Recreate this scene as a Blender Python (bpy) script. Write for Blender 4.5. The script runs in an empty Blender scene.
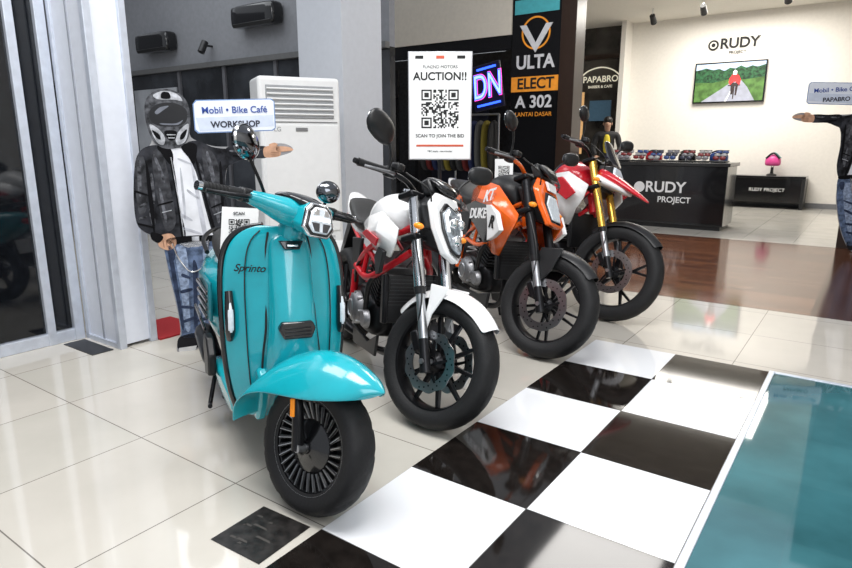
import bpy, bmesh, math, random
from mathutils import Vector, Matrix, Euler
random.seed(7)
D=math.radians
scene=bpy.context.scene
COL=scene.collection
# ------------------------------------------------------------------ materials
MATS={}
def mat(name,col,rough=.5,metal=0.,bump=0.,var=.06,scale=18.,emit=0.,coat=0.,trans=0.,ior=1.45,spec=.5):
    if name in MATS: return MATS[name]
    m=bpy.data.materials.new(name); m.use_nodes=True
    nt=m.node_tree; b=nt.nodes['Principled BSDF']
    tc=nt.nodes.new('ShaderNodeTexCoord'); nz=nt.nodes.new('ShaderNodeTexNoise')
    nz.inputs['Scale'].default_value=scale; nz.inputs['Detail'].default_value=4
    nt.links.new(tc.outputs['Object'],nz.inputs['Vector'])
    mx=nt.nodes.new('ShaderNodeMix'); mx.data_type='RGBA'
    c=tuple(col)+(1,)
    mx.inputs[6].default_value=tuple(max(0,x*(1-var)) for x in col)+(1,)
    mx.inputs[7].default_value=tuple(min(1,x*(1+var)) for x in col)+(1,)
    cr_=nt.nodes.new('ShaderNodeValToRGB'); cr_.color_ramp.elements[0].position=.35; cr_.color_ramp.elements[1].position=.65
    nt.links.new(nz.outputs['Fac'],cr_.inputs[0])
    nt.links.new(cr_.outputs['Color'],mx.inputs[0]); nt.links.new(mx.outputs[2],b.inputs['Base Color'])
    b.inputs['Roughness'].default_value=rough; b.inputs['Metallic'].default_value=metal
    b.inputs['Coat Weight'].default_value=coat; b.inputs['Coat Roughness'].default_value=.05
    b.inputs['Transmission Weight'].default_value=trans; b.inputs['IOR'].default_value=ior
    b.inputs['Specular IOR Level'].default_value=spec
    if emit>0:
        nt.links.new(mx.outputs[2],b.inputs['Emission Color']); b.inputs['Emission Strength'].default_value=emit
    if bump>0:
        bp=nt.nodes.new('ShaderNodeBump'); bp.inputs['Strength'].default_value=bump; bp.inputs['Distance'].default_value=.01
        nt.links.new(nz.outputs['Fac'],bp.inputs['Height']); nt.links.new(bp.outputs['Normal'],b.inputs['Normal'])
    MATS[name]=m; return m
TEAL=mat('teal_paint',(.006,.36,.43),.2,coat=.8,var=.03)
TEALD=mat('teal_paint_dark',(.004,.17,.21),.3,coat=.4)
BLK=mat('black_plastic',(.012,.012,.013),.4,var=.2)
BLKG=mat('black_gloss',(.008,.008,.009),.12,coat=.5)
BLKM=mat('black_metal',(.02,.02,.022),.32,.7)
RUB=mat('tyre_rubber',(.014,.014,.015),.6,bump=.15,scale=90,spec=.35)
SEAT=mat('seat_vinyl',(.02,.019,.018),.5,bump=.2,scale=140)
CHR=mat('chrome',(.75,.76,.78),.12,1.)
DCHR=mat('dark_chrome',(.16,.165,.18),.08,1.)
SIL=mat('silver_metal',(.5,.51,.53),.3,.9)
ALU=mat('cast_aluminium',(.25,.25,.26),.42,.8,bump=.1,scale=60)
STEEL=mat('disc_steel',(.42,.42,.43),.28,1.)
WHT=mat('white_paint',(.85,.85,.85),.2,coat=.7,var=.02)
RED=mat('red_paint',(.60,.012,.025),.22,coat=.7)
REDF=mat('red_frame',(.6,.01,.02),.35,coat=.3)
ORG=mat('orange_paint',(.85,.13,.01),.25,coat=.6)
GOLD=mat('gold_fork',(.75,.45,.08),.25,.9)
LENS=mat('lamp_lens',(.75,.8,.85),.05,.0,coat=1,var=.1,scale=60)
LED=mat('led_white',(1,1,1),.3,emit=1.2)
AMB=mat('amber_lens',(.9,.28,.02),.2,emit=.25)
MIR=mat('mirror_glass',(.55,.58,.6),.03,1.)
REDL=mat('red_lens',(.5,.01,.01),.15)
PAPER=mat('paper_white',(.86,.86,.85),.6,var=.02)
INK=mat('black_ink',(.01,.01,.01),.6)
SMOKE=mat('smoked_screen',(.03,.03,.035),.08,coat=.6)
# ------------------------------------------------------------------ mesh helpers
PARENT=None
CUR=Matrix.Identity(4)
def link(o,mt=None):
    COL.objects.link(o)
    if PARENT is not None: o.parent=PARENT
    if mt is not None: o.data.materials.append(mt)
    return o
def mk(name,verts,faces,mt,smooth=True,sub=0,bevel=0.,solid=0.,sym=False,angle=38,M=None,bseg=2):
    vs=[Vector(v) for v in verts]
    if M is not None: vs=[M@v for v in vs]
    fs=[list(f) for f in faces]
    if sym:
        n=len(vs); vs+= [Vector((v.x,-v.y,v.z)) for v in vs]
        fs+= [[i+n for i in reversed(f)] for f in faces]
    vs=[CUR@v for v in vs]
    me=bpy.data.meshes.new(name); me.from_pydata(vs,[],fs); me.validate()
    bm=bmesh.new(); bm.from_mesh(me); bmesh.ops.recalc_face_normals(bm,faces=bm.faces); bm.to_mesh(me); bm.free()
    if smooth:
        for p in me.polygons: p.use_smooth=True
        if not sub: me.set_sharp_from_angle(angle=D(angle))
    o=bpy.data.objects.new(name,me); link(o,mt)
    if solid:
        s=o.modifiers.new('solid','SOLIDIFY'); s.thickness=solid; s.offset=0
    if bevel:
        b=o.modifiers.new('bevel','BEVEL'); b.width=bevel; b.segments=bseg; b.limit_method='ANGLE'; b.angle_limit=D(35)
    if sub:
        s=o.modifiers.new('sub','SUBSURF'); s.levels=sub; s.render_levels=sub
    return o
def box(name,size,loc,mt,rot=(0,0,0),bevel=0.,sym=False,top=None,bseg=2):
    sx,sy,sz=[s/2 for s in size]; tx,ty=top if top else (1,1)
    v=[(-sx,-sy,-sz),(sx,-sy,-sz),(sx,sy,-sz),(-sx,sy,-sz),(-sx*tx,-sy*ty,sz),(sx*tx,-sy*ty,sz),(sx*tx,sy*ty,sz),(-sx*tx,sy*ty,sz)]
    M=Matrix.Translation(loc)@Euler([D(a) for a in rot]).to_matrix().to_4x4()
    return mk(name,v,[(0,1,2,3),(4,5,6,7),(0,1,5,4),(1,2,6,5),(2,3,7,6),(3,0,4,7)],mt,smooth=bevel>0,bevel=bevel,sym=sym,M=M,bseg=bseg)
def bx(name,x0,x1,y0,y1,z0,z1,mt,bevel=0.):
    return box(name,(x1-x0,y1-y0,z1-z0),((x0+x1)/2,(y0+y1)/2,(z0+z1)/2),mt,bevel=bevel)
def cr(pts,k=6):
    P=[Vector(p) for p in pts]
    if len(P)<3: return P,[i for i in range(len(P))]
    out=[];ts=[]
    for i in range(len(P)-1):
        p0=P[i-1] if i>0 else P[0]*2-P[1]; p1=P[i];p2=P[i+1]; p3=P[i+2] if i+2<len(P) else P[-1]*2-P[-2]
        for j in range(k):
            t=j/k
            out.append(.5*((2*p1)+(p2-p0)*t+(2*p0-5*p1+4*p2-p3)*t*t+(3*p1-p0-3*p2+p3)*t**3)); ts.append(i+t)
    out.append(P[-1]); ts.append(len(P)-1); return out,ts
def tube(name,pts,r,mt,n=12,curve=True,sym=False,M=None,flat=1.):
    rl=r if isinstance(r,(list,tuple)) else [r]*len(pts)
    if curve: P,ts=cr(pts)
    else: P=[Vector(p) for p in pts]; ts=list(range(len(P)))
    def ri(t):
        i=min(int(t),len(rl)-2) if len(rl)>1 else 0
        return rl[i]+(rl[min(i+1,len(rl)-1)]-rl[i])*(t-i)
    vs=[];fs=[]
    T=(P[1]-P[0]).normalized()
    up=Vector((0,1,0)) if abs(T.y)<.9 else Vector((0,0,1))
    N=(up-T*up.dot(T)).normalized()
    for i,p in enumerate(P):
        a=P[max(i-1,0)];b=P[min(i+1,len(P)-1)]
        T=(b-a).normalized(); N=(N-T*N.dot(T)).normalized(); B=T.cross(N)
        for k in range(n):
            th=2*math.pi*k/n
            vs.append(p+N*(math.cos(th)*ri(ts[i])*flat)+B*(math.sin(th)*ri(ts[i])))
    for i in range(len(P)-1):
        for k in range(n):
            fs.append((i*n+k,i*n+(k+1)%n,(i+1)*n+(k+1)%n,(i+1)*n+k))
    fs.append(tuple(range(n-1,-1,-1))); fs.append(tuple((len(P)-1)*n+k for k in range(n)))
    return mk(name,vs,fs,mt,sym=sym,M=M,angle=50)
def loft(name,rings,mt,sub=1,sym=False,M=None,cap=True,bevel=0):
    n=len(rings[0]); vs=[p for r in rings for p in r]; fs=[]
    for i in range(len(rings)-1):
        for k in range(n): fs.append((i*n+k,i*n+(k+1)%n,(i+1)*n+(k+1)%n,(i+1)*n+k))
    if cap:
        fs.append(tuple(range(n-1,-1,-1))); fs.append(tuple((len(rings)-1)*n+k for k in range(n)))
    return mk(name,vs,fs,mt,sub=sub,sym=sym,M=M,bevel=bevel)
def sgp(v,e): return math.copysign(abs(v)**e,v)
def body(name,secs,mt,e=2.4,n=16,sub=1,sym=False,yo=0,M=None):
    rings=[]
    for s in secs:
        x,zc,hw,ht,hb=s[:5]; yy=s[5] if len(s)>5 else yo
        rings.append([(x,yy+hw*sgp(math.cos(2*math.pi*k/n),2/e),zc+(ht if math.sin(2*math.pi*k/n)>0 else hb)*sgp(math.sin(2*math.pi*k/n),2/e)) for k in range(n)])
    return loft(name,rings,mt,sub=sub,sym=sym,M=M)
def patch(name,rows,mt,thick=.006,sub=2,sym=False,M=None,angle=38):
    n=len(rows[0]); vs=[p for r in rows for p in r]
    fs=[(i*n+k,i*n+k+1,(i+1)*n+k+1,(i+1)*n+k) for i in range(len(rows)-1) for k in range(n-1)]
    return mk(name,vs,fs,mt,sub=sub,solid=thick,sym=sym,M=M,angle=angle)
def plate(name,xz,y0,y1,mt,bevel=.003,sym=False,M=None,y2=None):
    n=len(xz)
    vs=[(x,y0 if y2 is None else y2[i]-abs(y1-y0),z) for i,(x,z) in enumerate(xz)]+[(x,y1 if y2 is None else y2[i],z) for i,(x,z) in enumerate(xz)]
    fs=[tuple(range(n)),tuple(range(2*n-1,n-1,-1))]+[(i,(i+1)%n,n+(i+1)%n,n+i) for i in range(n)]
    return mk(name,vs,fs,mt,bevel=bevel,sym=sym,M=M,angle=30)
def prismx(name,yz,x0,x1,mt,s0=1.,s1=1.,rake=0.,zc=None,bevel=.004,xs=0):
    n=len(yz); zc=sum(p[1] for p in yz)/n if zc is None else zc
    def P(x,s): return [(x-(zc+(z-zc)*s-zc)*math.tan(D(rake))-xs*abs(y),y*s,zc+(z-zc)*s) for y,z in yz]
    vs=P(x0,s0)+P(x1,s1)
    fs=[tuple(range(n)),tuple(range(2*n-1,n-1,-1))]+[(i,(i+1)%n,n+(i+1)%n,n+i) for i in range(n)]
    return mk(name,vs,fs,mt,bevel=bevel,angle=30)
def revolve(name,prof,c,mt,n=48,axis='y',sym=False,M=None,closed=False,angle=38):
    vs=[];fs=[];m=len(prof)
    for i in range(n):
        th=2*math.pi*i/n
        for r,h in prof:
            a,b=r*math.cos(th),r*math.sin(th)
            vs.append({'y':(c[0]+a,c[1]+h,c[2]+b),'z':(c[0]+a,c[1]+b,c[2]+h),'x':(c[0]+h,c[1]+a,c[2]+b)}[axis])
    for i in range(n):
        for j in range(m if closed else m-1):
            fs.append((i*m+j,i*m+(j+1)%m,((i+1)%n)*m+(j+1)%m,((i+1)%n)*m+j))
    return mk(name,vs,fs,mt,sym=sym,M=M,angle=angle)
def ell(name,r,loc,mt,rot=(0,0,0),sym=False,n=20):
    vs=[];fs=[];m=n//2
    for i in range(m+1):
        ph=math.pi*i/m
        for k in range(n):
            th=2*math.pi*k/n
            vs.append((r[0]*math.sin(ph)*math.cos(th),r[1]*math.sin(ph)*math.sin(th),r[2]*math.cos(ph)))
    for i in range(m):
        for k in range(n): fs.append((i*n+k,i*n+(k+1)%n,(i+1)*n+(k+1)%n,(i+1)*n+k))
    M=Matrix.Translation(loc)@Euler([D(a) for a in rot]).to_matrix().to_4x4()
    o=mk(name,vs,fs,mt,sym=sym,M=M,angle=180); return o
def text(name,s,size,loc,mt,rot=(90,0,0),ext=.001,off=0.,align='CENTER',shear=0,sx=1.):
    cu=bpy.data.curves.new(name,'FONT'); cu.body=s; cu.size=size; cu.extrude=ext; cu.offset=off
    cu.align_x=align; cu.align_y='CENTER'; cu.shear=shear
    o=bpy.data.objects.new(name,cu); link(o,mt)
    M=CUR@Matrix.Translation(loc)@Euler([D(a) for a in rot]).to_matrix().to_4x4()@Matrix.Diagonal((sx,1,1,1))
    o.matrix_local=M
    return o
def poly(name,uz,y,t,mt):
    n=len(uz)
    vs=[(u,y,z) for u,z in uz]+[(u,y+t,z) for u,z in uz]
    fs=[tuple(range(n)),tuple(range(2*n-1,n-1,-1))]+[(i,(i+1)%n,n+(i+1)%n,n+i) for i in range(n)]
    return mk(name,vs,fs,mt,smooth=False)
def empty(name,loc,rot=(0,0,0),sc=1.):
    global PARENT,CUR
    e=bpy.data.objects.new(name,None); COL.objects.link(e); e.location=loc; e.rotation_euler=[D(a) for a in rot]; e.scale=(sc,sc,sc)
    e.empty_display_size=.1; PARENT=e; CUR=Matrix.Identity(4); return e
def done():
    global PARENT,CUR
    PARENT=None; CUR=Matrix.Identity(4)
# ------------------------------------------------------------------ vehicle parts
def tyre(name,cx,cz,R,tw,rr,n=96):
    h=R-rr
    half=[(rr-.006,.36),(rr+.10*h,.44),(rr+.35*h,.5),(rr+.60*h,.495),(rr+.78*h,.43),(rr+.90*h,.31),(rr+.975*h,.16)]
    prof=[(r,-w*tw) for r,w in half]+[(R,0)]+[(r,w*tw) for r,w in reversed(half)]
    vs=[];fs=[];m=len(prof);mid=m//2
    for i in range(n):
        th=2*math.pi*i/n
        for j,(r,y) in enumerate(prof):
            if r>rr+.75*h and abs(j-mid)>0 and (i+2*abs(j-mid)+(3 if j>mid else 0))%6==0: r-=.006
            vs.append((cx+r*math.cos(th),y,cz+r*math.sin(th)))
    for i in range(n):
        for j in range(m-1): fs.append((i*m+j,i*m+j+1,((i+1)%n)*m+j+1,((i+1)%n)*m+j))
    mk(name,vs,fs,RUB,angle=60)
def spokes(name,cx,cz,lst,mt,bevel=.002):
    vs=[];fs=[]
    for a0,r0,w0,t0,y0,a1,r1,w1,t1,y1 in lst:
        b=len(vs)
        for a,r,w,t,y in ((a0,r0,w0,t0,y0),(a1,r1,w1,t1,y1)):
            ca,sa=math.cos(a),math.sin(a)
            for du,dy in ((-w,-t),(w,-t),(w,t),(-w,t)):
                vs.append((cx+ca*r-sa*du,y+dy,cz+sa*r+ca*du))
        fs+=[tuple(b+i for i in f) for f in [(0,1,2,3),(4,5,6,7),(0,1,5,4),(1,2,6,5),(2,3,7,6),(3,0,4,7)]]
    mk(name,vs,fs,mt,bevel=bevel)
def rimhub(p,cx,cz,rr,tw,mt,hubw=.06):
    revolve(p+'_rim',[(rr+.009,-.42*tw),(rr+.006,-.34*tw),(rr-.012,-.31*tw),(rr-.02,-.15*tw),(rr-.02,.15*tw),(rr-.012,.31*tw),(rr+.006,.34*tw),(rr+.009,.42*tw),(rr-.004,.2*tw),(rr-.004,-.2*tw)],(cx,0,cz),mt,n=64,closed=True)
    revolve(p+'_hub',[(0,-hubw),(.022,-hubw),(.024,-hubw*.8),(.045,-hubw*.5),(.045,hubw*.5),(.024,hubw*.8),(.022,hubw),(0,hubw)],(cx,0,cz),mt,n=32)
def disc(p,cx,cz,y,r0,r1,petal=0,n=90,mt=None):
    vs=[];fs=[]
    for i in range(n):
        th=2*math.pi*i/n; ro=r1+(petal*math.cos(th*10) if petal else 0)
        for r,yy in ((r0,y-.0025),(ro,y-.0025),(ro,y+.0025),(r0,y+.0025)):
            vs.append((cx+r*math.cos(th),yy,cz+r*math.sin(th)))
    for i in range(n):
        for j in range(4): fs.append((i*4+j,i*4+(j+1)%4,((i+1)%n)*4+(j+1)%4,((i+1)%n)*4+j))
    mk(p+'_brake_disc',vs,fs,mt or STEEL,angle=30)
    hv=[];hf=[]
    for i in range(30):
        th=2*math.pi*i/30; r=r0+(r1-r0)*(.3+.4*((i*2)%3)/2)
        for sy in (-.0032,.0032):
            b=len(hv)
            for k in range(6):
                a=2*math.pi*k/6; hv.append((cx+r*math.cos(th)+.0045*math.cos(a),y+sy,cz+r*math.sin(th)+.0045*math.sin(a)))
            hf.append(tuple(b+k for k in range(6)))
    mk(p+'_disc_holes',hv,hf,BLK,smooth=False)
    L=[]
    for i in range(5):
        a=2*math.pi*i/5; L.append((a,.03,.008,.003,y,a+.35,r0+.006,.006,.003,y))
    spokes(p+'_disc_carrier',cx,cz,L,BLKM,bevel=0)
def wheel(p,cx,cz,R,tw,rr,style,mt,dy=None,dr=.14,petal=.0):
    tyre(p+'_tyre',cx,cz,R,tw,rr)
    rimhub(p,cx,cz,rr,tw,mt)
    L=[]
    ri=rr-.012
    if style=='y5':
        for i in range(5):
            a=2*math.pi*i/5+.3
            for s in (-1,1):
                L.append((a+s*.16,.03,.011,.014,0,a+s*.30,ri,.008,.010,0))
    elif style=='ten':
        for i in range(10):
            a=2*math.pi*i/10+.1
            L.append((a,.03,.009,.012,0,a+(.18 if i%2 else -.18),ri,.006,.009,0))
    elif style=='five':
        for i in range(5):
            a=2*math.pi*i/5+.3
            L.append((a,.03,.020,.016,0,a,ri*.6,.011,.012,0)); L.append((a,ri*.55,.011,.012,0,a+.17,ri,.008,.010,0)); L.append((a,ri*.55,.011,.012,0,a-.17,ri,.008,.010,0))
    if L: spokes(p+'_spokes',cx,cz,L,mt)
    if dy is not None:
        for y in (dy if isinstance(dy,(list,tuple)) else [dy]): disc(p,cx,cz,y,dr*.68,dr,petal)
def arcfender(name,cx,cz,R,a0,a1,w,mt,n=9,drop=.03,tip=1.,thick=.005):
    rows=[]
    for i in range(n):
        t=i/(n-1); a=D(a0+(a1-a0)*t)
        ww=w*(1 if .15<t<.8 else (.75 if t<.15 else 1-(t-.8)/.2*(1-tip)))
        row=[]
        for s in (-1,-.85,-.5,0,.5,.85,1):
            r=R-drop*abs(s)**2.6
            row.append((cx+r*math.cos(a),ww*s,cz+r*math.sin(a)))
        rows.append(row)
    return patch(name,rows,mt,thick=thick)
def steer(rake,trail,ang):
    ax=Vector((-math.sin(D(rake)),0,math.cos(D(rake))))
    p=Vector((trail,0,0))
    return Matrix.Translation(p)@Matrix.Rotation(D(ang),4,ax)@Matrix.Translation(-p)
def mirror_oval(p,base,head,w=.075,h=.042,yaw=0,mt=BLK,sgn=1):
    tube(p+'_stalk',[base,((base[0]*.6+head[0]*.4),(base[1]*.7+head[1]*.3),base[2]*.45+head[2]*.55),head],.006,mt,n=8)
    M=Matrix.Translation((head[0],head[1]+sgn*.03,head[2]+.012))@Euler((D(sgn*12),0,D(yaw))).to_matrix().to_4x4()
    n=20
    def ring(x,s): return [(x,w*s*sgp(math.cos(2*math.pi*k/n),.8),h*s*sgp(math.sin(2*math.pi*k/n),.8)) for k in range(n)]
    loft(p+'_shell',[ring(-.012,.97),ring(0,1),ring(.015,.85),ring(.026,.5)],mt,sub=1,M=M)
    loft(p+'_glass',[ring(-.014,.9),ring(-.012,.9)],MIR,sub=0,M=M)
def fork(p,Rz,top,rake,yoff,low_r,up_r,split,low_mt,up_mt,caliper=True):
    t=math.tan(D(rake))
    def at(z,dy=yoff): return (-(z-Rz)*t,dy,z)
    tube(p+'_lower_tubes',[at(Rz-.03),at(split)],low_r,low_mt,curve=False,sym=True,n=16)
    tube(p+'_upper_tubes',[at(split-.01),at(top)],up_r,up_mt,curve=False,sym=True,n=16)
    tube(p+'_leg_bottoms',[at(Rz-.045),at(Rz+.09)],[up_r*.95,up_r*.8],BLKM,curve=False,sym=True,n=14)
    tube(p+'_dust_seal',[at(split-.03),at(split)],[low_r*1.15,up_r*1.08],BLK,curve=False,sym=True,n=16)
    tube(p+'_axle',[(0,-yoff-.03,Rz),(0,yoff+.03,Rz)],.012,SIL,curve=False)
    for nm,z in (('lower_yoke',top-.2),('upper_yoke',top-.015)):
        c=at(z,0)
        box(p+'_'+nm,(.09,2*yoff+.09,.03),(c[0]-.02,0,c[2]),BLKM,rot=(0,-rake,0),bevel=.01)
    if caliper:
        box(p+'_caliper',(.05,.045,.10),(-.075,-yoff+.012,Rz+.07),BLKM,rot=(0,-35,0),bevel=.012)
        tube(p+'_brake_hose',[(-.08,-yoff-.01,Rz+.12),(-.10,-yoff-.035,Rz+.3),at(top-.15,-yoff-.02)],.004,BLK,n=6)
def handlebar(p,c,half,rise,back,mt=BLKM,grip=.12):
    x,z=c
    tube(p+'_bar',[(x,0,z),(x,.07,z),(x-.01,.15,z+rise*.7),(x-back*.5,.24,z+rise),(x-back,half,z+rise*.9)],.012,mt,sym=True,n=12)
    for s,nm in ((1,'left'),(-1,'right')):
        a=Vector((x-back*(.55),s*(half-grip-.01),z+rise)); b=Vector((x-back*1.02,s*(half+.005),z+rise*.9))
        tube(p+'_grip_'+nm,[a,a.lerp(b,.3),a.lerp(b,.7),b],[.018,.0165,.0165,.018],BLK,n=14)
        tube(p+'_bar_end_'+nm,[b,b+Vector((-.004,s*.022,0))],[.014,.012],BLKM,curve=False)
        tube(p+'_lever_'+nm,[a+Vector((.035,-s*.02,-.005)),a.lerp(b,.3)+Vector((.065,0,-.008)),a.lerp(b,.75)+Vector((.06,0,-.01)),b+Vector((.045,0,-.012))],[.009,.007,.006,.007],ALU,n=8)
        box(p+'_switchgear_'+nm,(.045,.055,.05),a+Vector((.0,-s*.03,0)),BLK,bevel=.01)
        box(p+'_reservoir_'+nm,(.05,.05,.035),a+Vector((.035,-s*.035,.03)),BLK,bevel=.01)
    tube(p+'_clutch_cable',[(x+.05,half*.55,z+rise),(x+.12,half*.35,z-.02),(x+.05,.06,z-.2),(x-.03,.05,z-.35)],.0045,BLK,n=6)
    tube(p+'_brake_line',[(x+.05,-half*.6,z+rise+.01),(x+.13,-half*.3,z-.0),(x+.07,-.05,z-.18),(x-.02,-.06,z-.32)],.0045,BLK,n=6)
def indicator(p,base,tip,sym=True):
    tube(p+'_stem',[base,tip],.006,BLK,curve=False,sym=sym,n=8)
    for s in (-1,1): ell(p+'_lens',(.026,.022,.015),(tip[0],s*tip[1],tip[2]),AMB,n=12)
def engine(p,cx,cz,mt=ALU,side=BLKM,scale=1.):
    s=scale
    body(p+'_crankcase',[(cx-.24*s,cz-.02,.09,.08,.08),(cx-.20*s,cz,.13,.12,.12),(cx-.05*s,cz,.15,.13,.14),(cx+.1*s,cz-.02,.145,.11,.12),(cx+.19*s,cz-.03,.10,.07,.08)],mt,e=4)
    M=Matrix.Translation((cx+.10*s,0,cz+.17*s))@Euler((0,D(22),0)).to_matrix().to_4x4()
    for i in range(7):
        box(p+'_cooling_fin_%d'%i,(.19*s-.004*(i%2),.23,.010),M@Vector((0,0,-.08+i*.024)),mt,rot=(0,22,0),bevel=.002)
    box(p+'_cylinder',(.16*s,.20,.2),M@Vector((0,0,0)),side,rot=(0,22,0),bevel=.01)
    box(p+'_head_cover',(.17*s,.21,.06),M@Vector((0,0,.115)),side,rot=(0,22,0),bevel=.015)
    for y,sg in ((-.15,-1),(.15,1)):
        n=p+('_clutch_cover' if sg<0 else '_stator_cover')
        revolve(n,[(0,sg*.045),(.055,sg*.045),(.07,sg*.038),(.085,sg*.02),(.09,0)],(cx-.02,y,cz+.0),side,n=32)
        revolve(n+'_ring',[(.040,sg*.047),(.044,sg*.052),(.05,sg*.047)],(cx-.02,y,cz),SIL,n=32)
        revolve(n+'_small',[(0,sg*.03),(.04,sg*.03),(.05,sg*.015),(.052,0)],(cx+.11,y*.92,cz-.03),side,n=24)
        for k in range(8):
            a=2*math.pi*k/8; revolve(n+'_bolt_%d'%k,[(0,sg*.03),(.006,sg*.03),(.007,0)],(cx-.02+.085*math.cos(a),y,cz+.085*math.sin(a)),SIL,n=8)
    tube(p+'_coolant_hose',[(cx+.22,-.13,cz+.24),(cx+.16,-.16,cz+.16),(cx+.10,-.15,cz+.02)],.014,BLK,n=10)
    tube(p+'_wiring_loom',[(cx+.05,-.13,cz+.32),(cx-.08,-.16,cz+.22),(cx-.2,-.13,cz+.1)],.008,BLK,n=8)
def rearend(p,WB,R,tw,rr,style,rimmt,arm_mt,shock=REDF):
    wheel(p+'_rear_wheel',-WB,R,R,tw,rr,style,rimmt,dy=-.075,dr=.11,petal=.003)
    tube(p+'_swingarm',[(-WB-.04,.115,R),(-WB+.25,.11,R+.03),(-.93,.09,.40)],[.018,.026,.03],arm_mt,sym=True,n=10)
    tube(p+'_rear_axle',[(-WB,-.14,R),(-WB,.14,R)],.011,SIL,curve=False)
    revolve(p+'_sprocket',[(.03,.07),(.10,.07),(.104,.074),(.10,.078),(.03,.078)],(-WB,0,R),SIL,n=44,closed=True)
    for dz in (.095,-.08):
        tube(p+'_chain_run',[(-WB,.075,R+dz),(-.95,.075,.40+dz*.35)],.008,BLKM,curve=False,n=6)
    pts=[]
    for i in range(60):
        t=i/59; a=t*2*math.pi*7
        pts.append((-1.03+.10*t+.032*math.cos(a),.032*math.sin(a),.43+.24*t))
    tube(p+'_shock_spring',pts,.007,shock,curve=False,n=6)
    tube(p+'_footpeg_hanger',[(-.93,.13,.42),(-1.0,.16,.36),(-1.05,.15,.55)],.011,BLKM,sym=True,n=8)
    tube(p+'_footpeg',[(-.98,.15,.36),(-.97,.25,.36)],.011,ALU,curve=False,sym=True,n=8)
    tube(p+'_side_stand',[(-.85,.12,.28),(-.88,.22,.02)],.011,BLKM,curve=False,n=8)
    box(p+'_side_stand_foot',(.06,.04,.012),(-.885,.23,.012),BLKM,bevel=.003)
RFIN=mat('radiator_fin',(.06,.06,.065),.4,.6)
def radiator(w=.28,h=.24):
    box('radiator',(.035,w,h),(-.385,0,.50),BLK,rot=(0,-8,0),bevel=.008)
    for i in range(12): box('radiator_fin_%d'%i,(.006,w-.05,.003),(-.372+.0022*i,0,.50-h*.42+i*h*.84/11),RFIN,rot=(0,-8,0))
    box('radiator_side_tank',(.045,.03,h),(-.382,w/2-.01,.50),BLKM,rot=(0,-8,0),bevel=.008,sym=True)

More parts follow.
